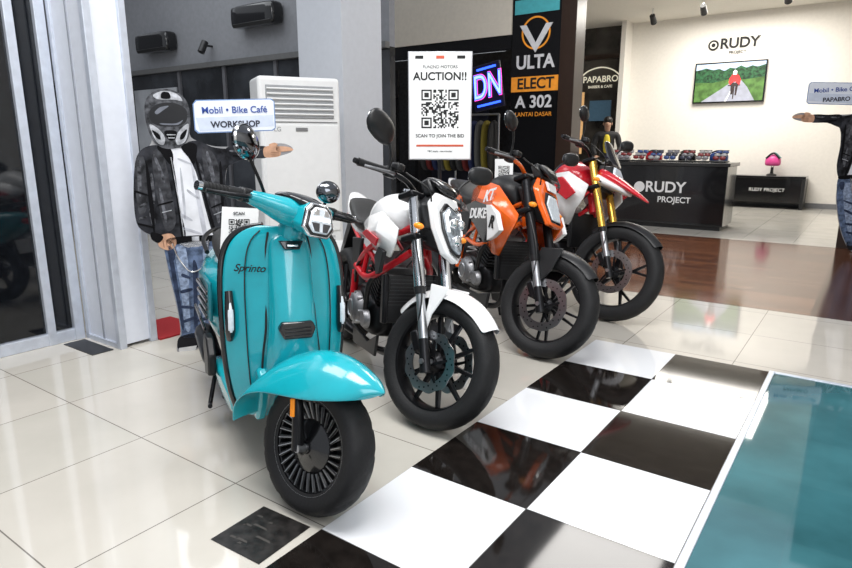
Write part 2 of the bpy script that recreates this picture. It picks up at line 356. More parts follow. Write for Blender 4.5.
# ================================================================== SCOOTER
def scooter():
    global CUR
    empty('scooter',(-.115,-2.43,0),(-3,0,-28))
    S=steer(25,.07,28); R=.238
    CUR=S
    wheel('front_wheel',0,R,R,.118,.162,'none',BLKG)
    N=30
    L=[(2*math.pi*i/N,.09,.0055,.008,-.020,2*math.pi*i/N+.12,.154,.008,.010,-.030) for i in range(N)]
    spokes('front_wheel_fins',0,R,L,BLKG)
    L=[(2*math.pi*i/N+.02,.094,.0010,.002,-.031,2*math.pi*i/N+.125,.150,.0010,.002,-.0425) for i in range(N)]
    spokes('front_wheel_fin_edges',0,R,L,SIL,bevel=0)
    revolve('front_wheel_dish',[(0,-.052),(.022,-.052),(.03,-.046),(.06,-.040),(.088,-.030),(.095,-.016),(.095,.02)],(0,0,R),BLKG,n=48)
    revolve('front_wheel_backplate',[(.02,.0),(.157,.0),(.157,.006),(.02,.006)],(0,0,R),BLK,n=40,closed=True)
    revolve('front_rim_stripe',[(.165,-.049),(.169,-.0495),(.169,-.046)],(0,0,R),SIL,n=60)
    tube('fork_legs',[(-.01,.078,R-.01),(-.035,.088,R+.12),(-.10,.078,R+.25)],[.022,.020,.018],BLKM,sym=True)
    tube('fork_axle',[(0,-.095,R),(0,.095,R)],.014,SIL,curve=False)
    box('fork_reflector',(.018,.008,.06),(-.04,-.110,R+.13),AMB,rot=(0,-14,0),bevel=.003)
    disc('front',0,R,.058,.06,.11,.003)
    rows=[]
    for x,z,w,dr in ((-.315,.24,.10,.03),(-.295,.34,.13,.06),(-.24,.44,.15,.10),(-.15,.52,.156,.135),(-.04,.563,.152,.16),(.06,.563,.14,.145),(.14,.543,.12,.105),(.195,.52,.09,.065),(.23,.498,.05,.03),(.243,.488,.012,.01)):
        row=[]
        for s in (-1,-.95,-.8,-.45,0,.45,.8,.95,1):
            q=abs(s)
            row.append((x-.03*q**3,w*(s if q<1 else s*.98),z-dr*q**3.0+ (0.012*(1-q))))
        rows.append(row)
    patch('front_fender',rows,TEAL,thick=.006)
    hx,hz=-.345,1.0
    def rg(y,sx,sz,dz=0,dx=0,n=16): return [(hx+dx+sx*math.cos(2*math.pi*k/n),y,hz+dz+sz*math.sin(2*math.pi*k/n)) for k in range(n)]
    loft('headset_shell',[rg(-.225,.020,.020,.03,-.03),rg(-.18,.028,.026,.027,-.02),rg(-.12,.048,.038,.017),rg(-.06,.07,.052,.003,.02),rg(0,.082,.060,0,.03),rg(.06,.07,.052,.003,.02),rg(.12,.048,.038,.017),rg(.18,.028,.026,.027,-.02),rg(.225,.020,.020,.03,-.03)],TEAL)
    body('headset_visor',[(hx-.08,hz+.052,.07,.018,.02),(hx+.0,hz+.060,.07,.022,.02),(hx+.07,hz+.053,.06,.02,.02),(hx+.13,hz+.038,.04,.013,.015)],BLKG)
    body('headset_neck',[(hx-.055,hz-.06,.03,.03,.06),(hx,hz-.06,.045,.03,.08),(hx+.05,hz-.05,.035,.03,.07)],TEAL)
    hexa=[(-.070,-.032),(-.056,.028),(-.033,.050),(.033,.050),(.056,.028),(.070,-.032),(.042,-.062),(-.042,-.062)]
    hexw=[(y,z+hz) for y,z in hexa]
    prismx('headlight_housing',hexw,hx+.06,hx+.135,TEAL,s0=.9,s1=1.10,rake=12,zc=hz,bevel=.008)
    prismx('headlight_chrome_rim',hexw,hx+.125,hx+.143,CHR,s0=1.08,s1=1.07,rake=12,zc=hz,bevel=.005)
    prismx('headlight_bezel',hexw,hx+.13,hx+.147,BLKG,s0=.98,s1=.97,rake=12,zc=hz,bevel=.005)
    prismx('headlight_lens',hexw,hx+.135,hx+.152,LENS,s0=.86,s1=.80,rake=12,zc=hz,bevel=.006)
    prismx('headlight_led_bar',[(-.04,hz-.006),(.04,hz-.006),(.04,hz+.006),(-.04,hz+.006)],hx+.150,hx+.156,LED,rake=12,zc=hz,bevel=.001)
    for s in (-1,1):
        prismx('headlight_reflector',[(s*.012,hz+.012),(s*.040,hz+.012),(s*.028,hz+.034),(s*.012,hz+.034)],hx+.150,hx+.154,CHR,rake=12,zc=hz,bevel=.001)
        prismx('headlight_reflector_low',[(s*.008,hz-.014),(s*.046,hz-.014),(s*.030,hz-.044),(s*.008,hz-.044)],hx+.150,hx+.1535,DCHR,rake=12,zc=hz,bevel=.001)
    for s,nm in ((-1,'right'),(1,'left')):
        a=Vector((hx-.03,s*.215,hz+.03)); b=Vector((hx-.055,s*.355,hz+.028))
        tube('grip_'+nm,[a,a.lerp(b,.35),a.lerp(b,.4),b],[.021,.021,.018,.018],BLK,n=14)
        for i in range(6):
            c=a.lerp(b,.42+i*.09); tube('grip_rib_%s_%d'%(nm,i),[c,c+Vector((0,s*.005,0))],.0195,RUB,curve=False,n=14)
        tube('bar_end_'+nm,[b,b+Vector((0,s*.02,0))],.016,CHR,curve=False)
        tube('brake_lever_'+nm,[a+Vector((.03,-s*.01,0)),a+Vector((.07,s*.04,-.005)),b+Vector((.06,-s*.01,-.008)),b+Vector((.05,s*.015,-.01))],[.01,.008,.006,.008],BLKM,n=8)
        box('switch_pod_'+nm,(.05,.05,.05),a+Vector((0,-s*.01,.0)),BLK,bevel=.012)
    for nm,base,head,yaw in (('right',(hx-.02,-.13,hz+.05),(hx-.03,-.235,hz+.185),25),('left',(hx-.02,.15,hz+.05),(hx-.0,.15,hz+.09),-20)):
        tube('mirror_%s_stalk'%nm,[base,(base[0]+.01,(base[1]*.6+head[1]*.4),base[2]*.6+head[2]*.4-.01),head],.006,BLKM,n=8)
        M=Matrix.Translation((head[0],head[1],head[2]+.02))@Euler((D(-12 if nm=='right' else 8),D(-8),D(yaw))).to_matrix().to_4x4()@Matrix.Diagonal((1,1.45 if nm=='right' else .85,1.0 if nm=='right' else .75,1))
        revolve('mirror_%s_shell'%nm,[(0,.03),(.03,.026),(.05,.012),(.058,-.004),(.055,-.012),(.0,-.012)],(0,0,0),DCHR,axis='x',n=32,M=M)
        revolve('mirror_%s_glass'%nm,[(0,-.0135),(.05,-.0135)],(0,0,0),MIR,axis='x',n=32,M=M)
        revolve('mirror_%s_rim'%nm,[(.056,-.006),(.059,0),(.056,.006)],(0,0,0),CHR,axis='x',n=32,M=M)
    CUR=Matrix.Identity(4)
    rows=[]
    def sh(z,x,w,eb):
        w=w*.86
        row=[]
        for s in (-1,-.92,-.7,-.35,0,.35,.7,.92,1):
            q=abs(s); row.append((x+.02-eb*q**2.2,w*s,z+.0))
        return row
    prof=[(.225,-.35,.165,.05),(.24,-.335,.20,.06),(.33,-.31,.235,.08),(.45,-.30,.255,.095),(.60,-.305,.265,.10),(.74,-.325,.265,.105),(.84,-.345,.25,.105),(.90,-.362,.215,.09),(.935,-.38,.16,.06),(.95,-.39,.09,.02)]
    patch('legshield',[sh(*r) for r in prof],TEAL,thick=.02)
    edge=[Vector(sh(*r)[0])+Vector((-.01,-.004,0)) for r in prof]
    tube('legshield_edge_trim',edge,.013,BLKG,sym=True,n=10)
    seam=[Vector(sh(*r)[2])+Vector((.013,0,0)) for r in prof[1:-1]]
    tube('legshield_seam',seam,.0025,BLKG,sym=True,n=8)
    patch('legshield_inner',[[(p[0]-.055,p[1]*.93,p[2]) for p in sh(*r)] for r in prof[1:-1]],BLK,thick=.03)
    secs=[(.93,-.335,.065,.05),(.86,-.30,.076,.075),(.76,-.265,.080,.095),(.66,-.235,.082,.11),(.58,-.215,.086,.115),(.50,-.215,.095,.11),(.43,-.235,.10,.08),(.38,-.26,.095,.04)]
    secs=[(z,x+.02,w,dp) for z,x,w,dp in secs]
    rings=[]
    for z,x,w,dp in secs:
        rings.append([(x-dp,-w*1.1,z),(x-dp*.5,-w*1.02,z),(x-.02,-w*.82,z),(x-.004,-w*.4,z),(x,0,z),(x-.004,w*.4,z),(x-.02,w*.82,z),(x-dp*.5,w*1.02,z),(x-dp,w*1.1,z)])
    loft('steering_column_cover',rings,TEAL,sub=2)
    for s in (-1,1):
        tube('column_seam',[(x-dp*.82,s*w*1.10,z) for z,x,w,dp in secs],.004,INK,n=6)
    gp=[(-.055,.625),(.055,.625),(.068,.60),(.05,.565),(-.05,.565),(-.068,.60)]
    prismx('horn_grille_frame',gp,-.225,-.188,BLKG,rake=14,bevel=.006,xs=.1)
    for i in range(3): prismx('horn_grille_slat',[(-.048,.578+i*.012),(.048,.578+i*.012),(.048,.583+i*.012),(-.048,.583+i*.012)],-.20,-.184,BLKM,rake=14,zc=.594,bevel=.001,xs=.1)
    prismx('front_badge_plate',[(-.045,.905),(.045,.905),(.028,.875),(-.028,.875)],-.31,-.280,BLKG,rake=20,bevel=.004,xs=.2)
    box('front_badge',(.006,.04,.008),(-.277,0,.890),CHR,rot=(0,-20,0),bevel=.002)
    text('side_script_text','Sprinto',.038,(-.316,-.147,.805),INK,rot=(90,0,66),ext=.0008,off=.0006,shear=.4)
    for s in (-1,1):
        yy=s*.212
        tube('position_lamp',[(-.355,yy,.70),(-.335,yy,.64),(-.33,yy,.58),(-.34,yy,.55)],[.008,.012,.012,.007],LENS,n=10)
        tube('position_lamp_bezel',[(-.365,yy,.715),(-.344,yy,.64),(-.339,yy,.57),(-.350,yy,.535)],[.014,.019,.019,.012],BLKG,n=10)
    plate('lower_apron',[(-.28,.44),(-.22,.40),(-.25,.30),(-.31,.22),(-.38,.215),(-.42,.30),(-.38,.40)],.09,.13,TEAL,bevel=.012,sym=True)
    body('floorboard',[(-.36,.26,.14,.03,.04),(-.42,.255,.17,.03,.05),(-.7,.25,.18,.03,.05),(-.86,.26,.17,.04,.06),(-.92,.29,.15,.04,.05)],BLK,e=5)
    for i in range(5):
        box('floor_rib_%d'%i,(.34,.014,.008),(-.62,-.12+i*.06,.285),RUB,bevel=.002)
    body('floor_side_sill',[(-.42,.235,.02,.035,.03),(-.5,.225,.025,.04,.03),(-.8,.23,.025,.045,.035),(-.95,.26,.02,.05,.04)],TEAL,e=4,sym=True,yo=.175)
    body('rear_bodywork',[(-.76,.47,.09,.20,.19),(-.80,.48,.15,.22,.2),(-.92,.51,.205,.2,.2),(-1.08,.54,.225,.18,.19),(-1.28,.57,.215,.155,.16),(-1.46,.61,.165,.12,.11),(-1.58,.65,.10,.07,.06),(-1.63,.67,.04,.03,.03)],TEAL,e=3,sub=2)
    for i in range(4):
        box('side_louvre_%d'%i,(.24-.02*i,.022,.019),(-.99+.006*i,.224,.605-.037*i),BLKG,rot=(0,4,-3),bevel=.005,sym=True)
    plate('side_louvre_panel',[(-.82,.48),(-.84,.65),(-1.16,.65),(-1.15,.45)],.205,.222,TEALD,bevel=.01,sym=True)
    box('side_trim_strip',(.34,.012,.018),(-1.12,.226,.43),BLKG,rot=(0,6,0),bevel=.004,sym=True)
    body('chassis_underside',[(-.8,.30,.14,.1,.06),(-1.0,.32,.15,.1,.08),(-1.2,.36,.14,.1,.1),(-1.4,.42,.10,.08,.06)],BLK,e=4)
    body('seat',[(-.68,.72,.06,.03,.03),(-.72,.725,.12,.055,.05),(-.88,.735,.155,.065,.05),(-1.02,.735,.16,.055,.05),(-1.10,.75,.16,.075,.05),(-1.28,.765,.15,.075,.05),(-1.42,.775,.12,.055,.04),(-1.47,.775,.07,.03,.03)],SEAT,e=3)
    tube('grab_rail',[(-1.25,.17,.72),(-1.45,.16,.76),(-1.58,.09,.79),(-1.60,0,.79)],.011,BLKM,sym=True)
    body('tail_lamp',[(-1.60,.66,.07,.03,.03),(-1.64,.65,.06,.025,.025),(-1.66,.65,.03,.01,.01)],REDL)
    wheel('rear_wheel',-1.33,R,R,.115,.155,'five',BLKG)
    body('rear_swing_engine',[(-.95,.24,.06,.07,.07,.10),(-1.1,.24,.08,.08,.08,.10),(-1.33,.24,.06,.06,.07,.11)],ALU,e=3)
    tube('exhaust_pipe',[(-.9,-.08,.2),(-1.0,-.15,.16),(-1.12,-.17,.2)],.016,BLKM)
    tube('exhaust_muffler',[(-1.10,-.165,.2),(-1.16,-.17,.215),(-1.42,-.17,.26),(-1.48,-.17,.27)],[.03,.05,.052,.03],BLKM)
    tube('side_stand',[(-.78,.12,.2),(-.83,.24,.02)],.012,BLKM,curve=False)
    tube('centre_stand',[(-.98,.11,.18),(-1.02,.13,.06),(-1.05,.13,.045)],.014,BLKM,sym=True)
    plate('passenger_footrest',[(-.86,.40),(-.80,.33),(-.80,.24),(-.90,.22),(-.96,.34),(-.94,.40)],-.235,-.20,BLK,bevel=.008)
    tube('kick_pedal',[(-.92,-.19,.20),(-.86,-.22,.10),(-.8,-.23,.10)],.010,BLKM)
    box('rear_mudflap',(.02,.16,.22),(-1.56,0,.40),BLK,rot=(0,20,0),bevel=.005)
    box('licence_plate',(.006,.24,.11),(-1.61,0,.46),PAPER,rot=(0,15,0),bevel=.002)
    done()
# ================================================================== MOTORCYCLES
def tank(secs,mt,name='fuel_tank'): body(name,secs,mt,e=2.6,sub=2)
def trellis(mt,r=.0145):
    tube('frame_top_rail',[(-.33,.035,.86),(-.5,.12,.78),(-.72,.15,.66),(-.92,.13,.52)],r,mt,sym=True,n=10)
    tube('frame_lower_rail',[(-.33,.035,.74),(-.47,.13,.62),(-.62,.16,.56),(-.85,.15,.58)],r,mt,sym=True,n=10)
    tube('frame_brace_1',[(-.5,.12,.78),(-.47,.13,.62)],r*.76,mt,curve=False,sym=True,n=8)
    tube('frame_brace_2',[(-.47,.13,.62),(-.66,.145,.70)],r*.76,mt,curve=False,sym=True,n=8)
    tube('frame_brace_3',[(-.66,.145,.70),(-.68,.16,.565)],r*.76,mt,curve=False,sym=True,n=8)
    tube('frame_pivot_plate',[(-.92,.13,.54),(-.94,.13,.36)],.022,mt,curve=False,sym=True,n=8)
    tube('subframe',[(-.80,.11,.66),(-1.05,.11,.74),(-1.35,.08,.82)],.011,mt,sym=True,n=8)
    tube('steering_head',[(-.30,0,.72),(-.375,0,.90)],.032,mt,curve=False)
def headers(n=2,y=-.2):
    for i in range(n):
        yy=-.05+i*.08
        tube('exhaust_header_%d'%i,[(-.50,yy,.52),(-.42,yy,.44),(-.41,yy,.3),(-.50,yy*.6,.19),(-.66,-.05,.155),(-.85,-.1,.18)],.019,BLKM)
    tube('exhaust_muffler',[(-.85,-.1,.18),(-.98,-.16,.22),(-1.08,y,.28),(-1.40,y-.01,.42),(-1.44,y-.01,.435)],[.022,.03,.05,.054,.038],BLKM,n=18)
    tube('muffler_cap',[(-1.40,y-.01,.42),(-1.45,y-.01,.44)],[.056,.04],SIL,curve=False,n=18)
def white_naked():
    global CUR
    empty('motorcycle',(-.165,-1.655,0),(-6,0,-33))
    S=steer(25,.09,31); R=.30; CUR=S
    wheel('front_wheel',0,R,R,.125,.222,'y5',BLKM,dy=[-.072,.072],dr=.135,petal=.004)
    fork('fork',R,1.0,25,.105,.0205,.027,.60,SIL,CHR)
    arcfender('front_fender',0,R,R+.035,42,150,.078,WHT,drop=.05,tip=.6)
    plate('fender_side_stays',[(-.10,.63),(.0,.635),(-.02,.57),(-.05,.50),(-.055,.43),(-.085,.45),(-.085,.54)],.078,.086,WHT,bevel=.004,sym=True)
    hz=.90
    ol=[(-.055,hz-.13),(-.095,hz-.03),(-.105,hz+.07),(-.06,hz+.125),(.06,hz+.125),(.105,hz+.07),(.095,hz-.03),(.055,hz-.13),(0,hz-.155)]
    prismx('headlight_shell',ol,-.30,-.13,BLK,s0=.8,s1=1.,rake=24,zc=hz,bevel=.012,xs=.4)
    prismx('headlight_surround',ol,-.16,-.115,WHT,s0=1.08,s1=1.0,rake=24,zc=hz,bevel=.01,xs=.4)
    il=[(-.04,hz-.11),(-.075,hz-.02),(-.08,hz+.05),(-.045,hz+.095),(0,hz+.07),(.045,hz+.095),(.08,hz+.05),(.075,hz-.02),(.04,hz-.11),(0,hz-.13)]
    prismx('headlight_bezel',il,-.125,-.108,BLKG,s0=1,s1=1.02,rake=24,zc=hz,bevel=.003,xs=.4)
    prismx('headlight_lens',il,-.13,-.10,mat('lens_dark_clear',(.28,.31,.34),.05,coat=1,var=.5,scale=40),s0=.92,s1=.88,rake=24,zc=hz,bevel=.006,xs=.4)
    for s in (-1,1):
        prismx('headlight_led_strip',[(s*.062,hz-.03),(s*.07,hz+.045),(s*.05,hz+.08),(s*.045,hz+.07),(s*.058,hz+.04),(s*.052,hz-.03)],-.105,-.095,LED,s0=.9,s1=.9,rake=24,zc=hz,bevel=0,xs=.4)
        ell('headlight_projector',(.02,.022,.026),(-.115,s*.028,hz+.015),CHR)
    ell('headlight_projector_low',(.02,.028,.030),(-.092,0,hz-.06),CHR)
    body('flyscreen',[(-.19,1.045,.07,.015,.02),(-.24,1.075,.085,.02,.03),(-.29,1.085,.08,.02,.03),(-.33,1.08,.06,.02,.02)],BLKG)
    box('instrument_panel',(.06,.16,.08),(-.29,0,1.05),BLK,rot=(0,-35,0),bevel=.015)
    handlebar('handlebar',(-.345,1.01),.385,.05,.09)
    mirror_oval('mirror_right',(-.37,-.26,1.07),(-.35,-.365,1.205),sgn=-1,yaw=10,w=.11,h=.062)
    mirror_oval('mirror_left',(-.37,.25,1.07),(-.33,.34,1.205),sgn=1,yaw=-10,w=.09,h=.05)
    indicator('front_indicator',(-.20,.08,.86),(-.19,.17,.86))
    CUR=Matrix.Identity(4)
    rearend('rear',1.41,R,.16,.222,'y5',BLKM,BLKM)
    trellis(REDF,.018)
    engine('engine',-.72,.37,mt=BLKM,side=ALU)
    radiator()
    headers(3)
    tank([(-.35,.88,.06,.04,.05),(-.39,.89,.13,.09,.07),(-.50,.90,.165,.125,.09),(-.64,.88,.165,.11,.09),(-.77,.84,.13,.07,.08),(-.87,.80,.085,.03,.06),(-.90,.79,.05,.01,.04)],WHT)
    patch('tank_shroud',[[(-.27,.13,.86),(-.40,.17,.92),(-.58,.175,.88),(-.72,.16,.83)],[(-.24,.15,.79),(-.38,.20,.83),(-.54,.19,.80),(-.66,.165,.78)],[(-.29,.15,.72),(-.38,.18,.73),(-.48,.175,.74),(-.56,.16,.75)]],WHT,thick=.012,sym=True,sub=0,angle=16)
    plate('shroud_red_stripe',[(-.33,.80),(-.52,.82),(-.60,.79),(-.50,.775),(-.36,.76)],.20,.211,RED,bevel=.003,sym=True)
    plate('shroud_black_inlet',[(-.29,.745),(-.37,.755),(-.42,.70),(-.38,.62),(-.33,.64)],.17,.19,BLK,bevel=.003,sym=True)
    revolve('fuel_cap',[(0,.012),(.03,.012),(.034,0)],(-.52,0,1.02),CHR,axis='z',n=24)
    body('seat',[(-.80,.80,.07,.03,.04),(-.88,.80,.12,.04,.05),(-1.05,.80,.14,.04,.05),(-1.14,.84,.12,.05,.05),(-1.32,.88,.10,.045,.04),(-1.42,.90,.06,.02,.02)],SEAT,e=3)
    body('tail_fairing',[(-.95,.74,.12,.05,.05),(-1.1,.78,.13,.05,.05),(-1.3,.84,.11,.05,.045),(-1.48,.91,.06,.03,.02),(-1.56,.94,.02,.01,.01)],WHT,e=3)
    body('tail_lamp',[(-1.50,.895,.05,.012,.015),(-1.55,.91,.035,.01,.01)],REDL)
    plate('plate_hanger',[(-1.35,.80),(-1.45,.80),(-1.66,.48),(-1.63,.46)],-.05,.05,BLK)
    box('licence_plate',(.005,.22,.12),(-1.665,0,.55),PAPER,rot=(0,-30,0))
    plate('side_panel',[(-.80,.74),(-.98,.72),(-.93,.56),(-.82,.58)],.13,.15,BLK,bevel=.006,sym=True)
    plate('belly_pan',[(-.44,.30),(-.46,.18),(-.85,.14),(-.92,.24),(-.6,.22)],.12,.135,BLK,bevel=.005,sym=True)
    done()
def orange_naked():
    global CUR
    empty('motorcycle',(-.165,-.51,0),(-6,0,-33),1.03)
    S=steer(25,.09,30); R=.305; CUR=S
    wheel('front_wheel',0,R,R,.125,.222,'ten',BLKM,dy=-.072,dr=.15,petal=.002)
    fork('fork',R,1.0,25,.105,.021,.028,.56,SIL,BLKM)
    arcfender('front_fender',0,R,R+.03,42,135,.072,BLK,drop=.045,tip=.6)
    plate('fender_side_stays',[(-.10,.62),(.04,.64),(.0,.5),(-.05,.42),(-.11,.46)],.078,.09,BLK,bevel=.004,sym=True)
    hz=.88
    ol=[(-.07,hz-.13),(-.11,hz-.02),(-.12,hz+.06),(-.07,hz+.13),(.07,hz+.13),(.12,hz+.06),(.11,hz-.02),(.07,hz-.13)]
    prismx('headlight_shell',ol,-.30,-.15,BLK,s0=.8,s1=1.,rake=28,zc=hz,bevel=.012,xs=.35)
    prismx('headlight_mask',ol,-.175,-.13,ORG,s0=1.05,s1=.95,rake=28,zc=hz,bevel=.01,xs=.35)
    il=[(-.055,hz-.10),(-.085,hz-.01),(-.05,hz+.05),(.05,hz+.05),(.085,hz-.01),(.055,hz-.10)]
    prismx('headlight_lens',il,-.145,-.115,LENS,s0=1,s1=.9,rake=28,zc=hz-.02,bevel=.006,xs=.35)
    prismx('headlight_bezel',il,-.15,-.122,BLKG,s0=1.15,s1=1.1,rake=28,zc=hz-.02,bevel=.006,xs=.35)
    prismx('mask_white_panel',[(-.045,hz+.07),(.045,hz+.07),(.055,hz+.12),(-.055,hz+.12)],-.14,-.122,WHT,rake=28,zc=hz,bevel=.003,xs=.3)
    body('flyscreen',[(-.19,1.03,.06,.015,.02),(-.24,1.07,.08,.02,.03),(-.30,1.09,.07,.02,.03)],BLK)
    box('instrument_panel',(.05,.15,.09),(-.29,0,1.05),BLK,rot=(0,-35,0),bevel=.012)
    handlebar('handlebar',(-.345,1.01),.385,.06,.08,mt=ORG)
    mirror_oval('mirror_right',(-.37,-.25,1.08),(-.34,-.35,1.23),sgn=-1,yaw=10,w=.08,h=.045)
    mirror_oval('mirror_left',(-.37,.25,1.08),(-.33,.34,1.23),sgn=1,yaw=-10,w=.08,h=.045)
    indicator('front_indicator',(-.2,.08,.84),(-.19,.16,.84))
    CUR=Matrix.Identity(4)
    rearend('rear',1.37,R,.16,.222,'ten',BLKM,ALU,shock=WHT)
    trellis(ORG)
    engine('engine',-.72,.37,mt=BLKM,side=ALU)
    radiator()
    headers(1,y=-.16)
    tank([(-.35,.88,.06,.04,.05),(-.39,.90,.12,.09,.09),(-.50,.92,.155,.12,.13),(-.64,.90,.15,.11,.13),(-.77,.85,.11,.07,.11),(-.87,.80,.075,.03,.07),(-.90,.79,.05,.01,.04)],BLK)
    patch('tank_shroud',[[(-.20,.13,.80),(-.38,.18,.95),(-.58,.18,.97),(-.80,.14,.90)],[(-.17,.16,.75),(-.36,.225,.85),(-.56,.22,.86),(-.76,.165,.82)],[(-.24,.16,.66),(-.38,.205,.71),(-.52,.20,.73),(-.68,.16,.74)],[(-.36,.14,.53),(-.41,.16,.54),(-.47,.16,.58),(-.56,.15,.64)]],ORG,thick=.012,sym=True,sub=0,angle=14)
    plate('shroud_white_flash',[(-.22,.70),(-.28,.79),(-.36,.835),(-.42,.83),(-.38,.72),(-.36,.62),(-.29,.65)],.205,.236,WHT,bevel=.003,sym=True)
    plate('shroud_black_flash',[(-.36,.62),(-.38,.72),(-.42,.83),(-.60,.84),(-.72,.80),(-.58,.70),(-.42,.60)],.205,.229,BLKG,bevel=.003,sym=True)
    text('shroud_letters','DUKE',.085,(-.53,-.232,.765),WHT,rot=(90,-6,0),off=.003,shear=.25)
    text('shroud_number','R',.10,(-.325,-.239,.735),INK,off=.004,shear=.3)
    text('tank_letters','KT',.10,(-.40,-.235,.885),WHT,rot=(78,-12,0),off=.003,shear=.25)
    body('seat',[(-.80,.82,.07,.03,.04),(-.88,.82,.11,.04,.05),(-1.05,.82,.13,.04,.05),(-1.12,.88,.11,.05,.05),(-1.30,.92,.10,.04,.04),(-1.40,.93,.06,.02,.02)],SEAT,e=3)
    body('tail_fairing',[(-.95,.76,.11,.05,.05),(-1.1,.81,.12,.05,.05),(-1.3,.87,.10,.045,.04),(-1.46,.93,.05,.025,.02),(-1.52,.95,.02,.01,.01)],WHT,e=3)
    plate('tail_orange_panel',[(-1.0,.78),(-1.02,.84),(-1.35,.92),(-1.38,.89)],.115,.13,ORG,bevel=.004,sym=True)
    plate('plate_hanger',[(-1.33,.80),(-1.43,.80),(-1.62,.48),(-1.59,.46)],-.05,.05,BLK)
    plate('side_panel',[(-.80,.76),(-.98,.74),(-.93,.56),(-.82,.58)],.13,.15,BLK,bevel=.006,sym=True)
    plate('belly_pan',[(-.44,.28),(-.46,.17),(-.85,.14),(-.92,.24),(-.6,.24)],.12,.14,BLK,bevel=.005,sym=True)
    done()
def adventure():
    global CUR
    empty('motorcycle',(-.12,.50,0),(-6,0,-33),1.03)
    S=steer(26,.09,28); R=.338; CUR=S
    wheel('front_wheel',0,R,R,.12,.248,'five',BLKM,dy=-.072,dr=.15)
    fork('fork',R,1.08,26,.105,.021,.028,.62,SIL,GOLD)
    arcfender('front_hugger',0,R,R+.03,42,135,.07,BLK,drop=.045,tip=.6)
    hz=.98
    body('beak_fairing',[(-.32,1.0,.10,.05,.05),(-.24,.99,.115,.045,.045),(-.14,.955,.105,.038,.03),(-.04,.915,.08,.026,.02),(.05,.875,.045,.016,.012),(.09,.855,.014,.006,.006)],RED,e=3)
    body('beak_white_side',[(-.34,.96,.135,.05,.05),(-.26,.95,.135,.035,.04),(-.14,.92,.115,.02,.03),(-.06,.895,.08,.01,.02)],WHT,e=3)
    ol=[(-.08,hz-.06),(-.09,hz+.03),(-.05,hz+.085),(.05,hz+.085),(.09,hz+.03),(.08,hz-.06)]
    prismx('headlight_shell',ol,-.32,-.20,BLK,s0=.9,s1=1.,rake=24,zc=hz+.05,bevel=.012)
    prismx('headlight_lens',ol,-.21,-.185,LENS,s0=.88,s1=.8,rake=24,zc=hz+.05,bevel=.006)
    patch('windscreen',[[(-.22,-.11,1.07),(-.19,0,1.07),(-.22,.11,1.07)],[(-.28,-.12,1.15),(-.25,0,1.16),(-.28,.12,1.15)],[(-.34,-.08,1.24),(-.32,0,1.25),(-.34,.08,1.24)]],SMOKE,thick=.005)
    handlebar('handlebar',(-.38,1.08),.40,.07,.07)
    mirror_oval('mirror_right',(-.40,-.26,1.16),(-.37,-.34,1.31),sgn=-1,yaw=10,w=.075,h=.045)
    mirror_oval('mirror_left',(-.40,.26,1.16),(-.37,.34,1.31),sgn=1,yaw=-10,w=.075,h=.045)
    indicator('front_indicator',(-.24,.10,.93),(-.24,.19,.93))
    CUR=Matrix.Identity(4)
    rearend('rear',1.42,.315,.15,.222,'five',BLKM,ALU,shock=WHT)
    trellis(REDF)
    engine('engine',-.72,.42,mt=BLKM,side=ALU)
    box('radiator',(.04,.28,.25),(-.375,0,.58),BLKM,rot=(0,-8,0),bevel=.006)
    headers(1,y=-.17)
    tank([(-.38,.94,.06,.04,.05),(-.42,.96,.13,.09,.09),(-.53,.98,.165,.12,.13),(-.66,.95,.16,.11,.13),(-.79,.88,.11,.07,.11),(-.88,.84,.075,.03,.07)],RED)
    patch('tank_shroud',[[(-.22,.14,.92),(-.40,.19,1.0),(-.55,.19,.98),(-.74,.16,.90)],[(-.22,.17,.82),(-.38,.225,.88),(-.54,.22,.86),(-.70,.17,.82)],[(-.30,.16,.74),(-.40,.19,.75),(-.50,.18,.76),(-.62,.16,.76)],[(-.38,.14,.62),(-.43,.16,.62),(-.48,.16,.65),(-.55,.15,.70)]],WHT,thick=.012,sym=True,sub=0,angle=14)
    plate('shroud_red_panel',[(-.24,.86),(-.42,.96),(-.56,.94),(-.48,.85),(-.34,.80)],.218,.232,RED,bevel=.004,sym=True)
    body('seat',[(-.80,.86,.07,.03,.04),(-.9,.86,.12,.04,.05),(-1.05,.87,.14,.04,.05),(-1.14,.91,.13,.05,.05),(-1.35,.93,.11,.04,.04),(-1.42,.93,.06,.02,.02)],SEAT,e=3)
    body('tail_fairing',[(-.95,.79,.11,.05,.05),(-1.1,.83,.12,.05,.05),(-1.35,.87,.10,.04,.03),(-1.46,.88,.05,.02,.02)],RED,e=3)
    tube('luggage_rack',[(-1.2,.13,.93),(-1.5,.12,.95),(-1.58,.05,.95),(-1.58,0,.95)],.011,BLK,sym=True)
    plate('plate_hanger',[(-1.35,.80),(-1.45,.82),(-1.66,.5),(-1.63,.48)],-.05,.05,BLK)
    plate('engine_skid_plate',[(-.44,.34),(-.46,.22),(-.85,.17),(-.92,.27),(-.6,.28)],.10,.13,ALU,bevel=.005,sym=True)
    done()
scooter(); white_naked(); orange_naked(); adventure()

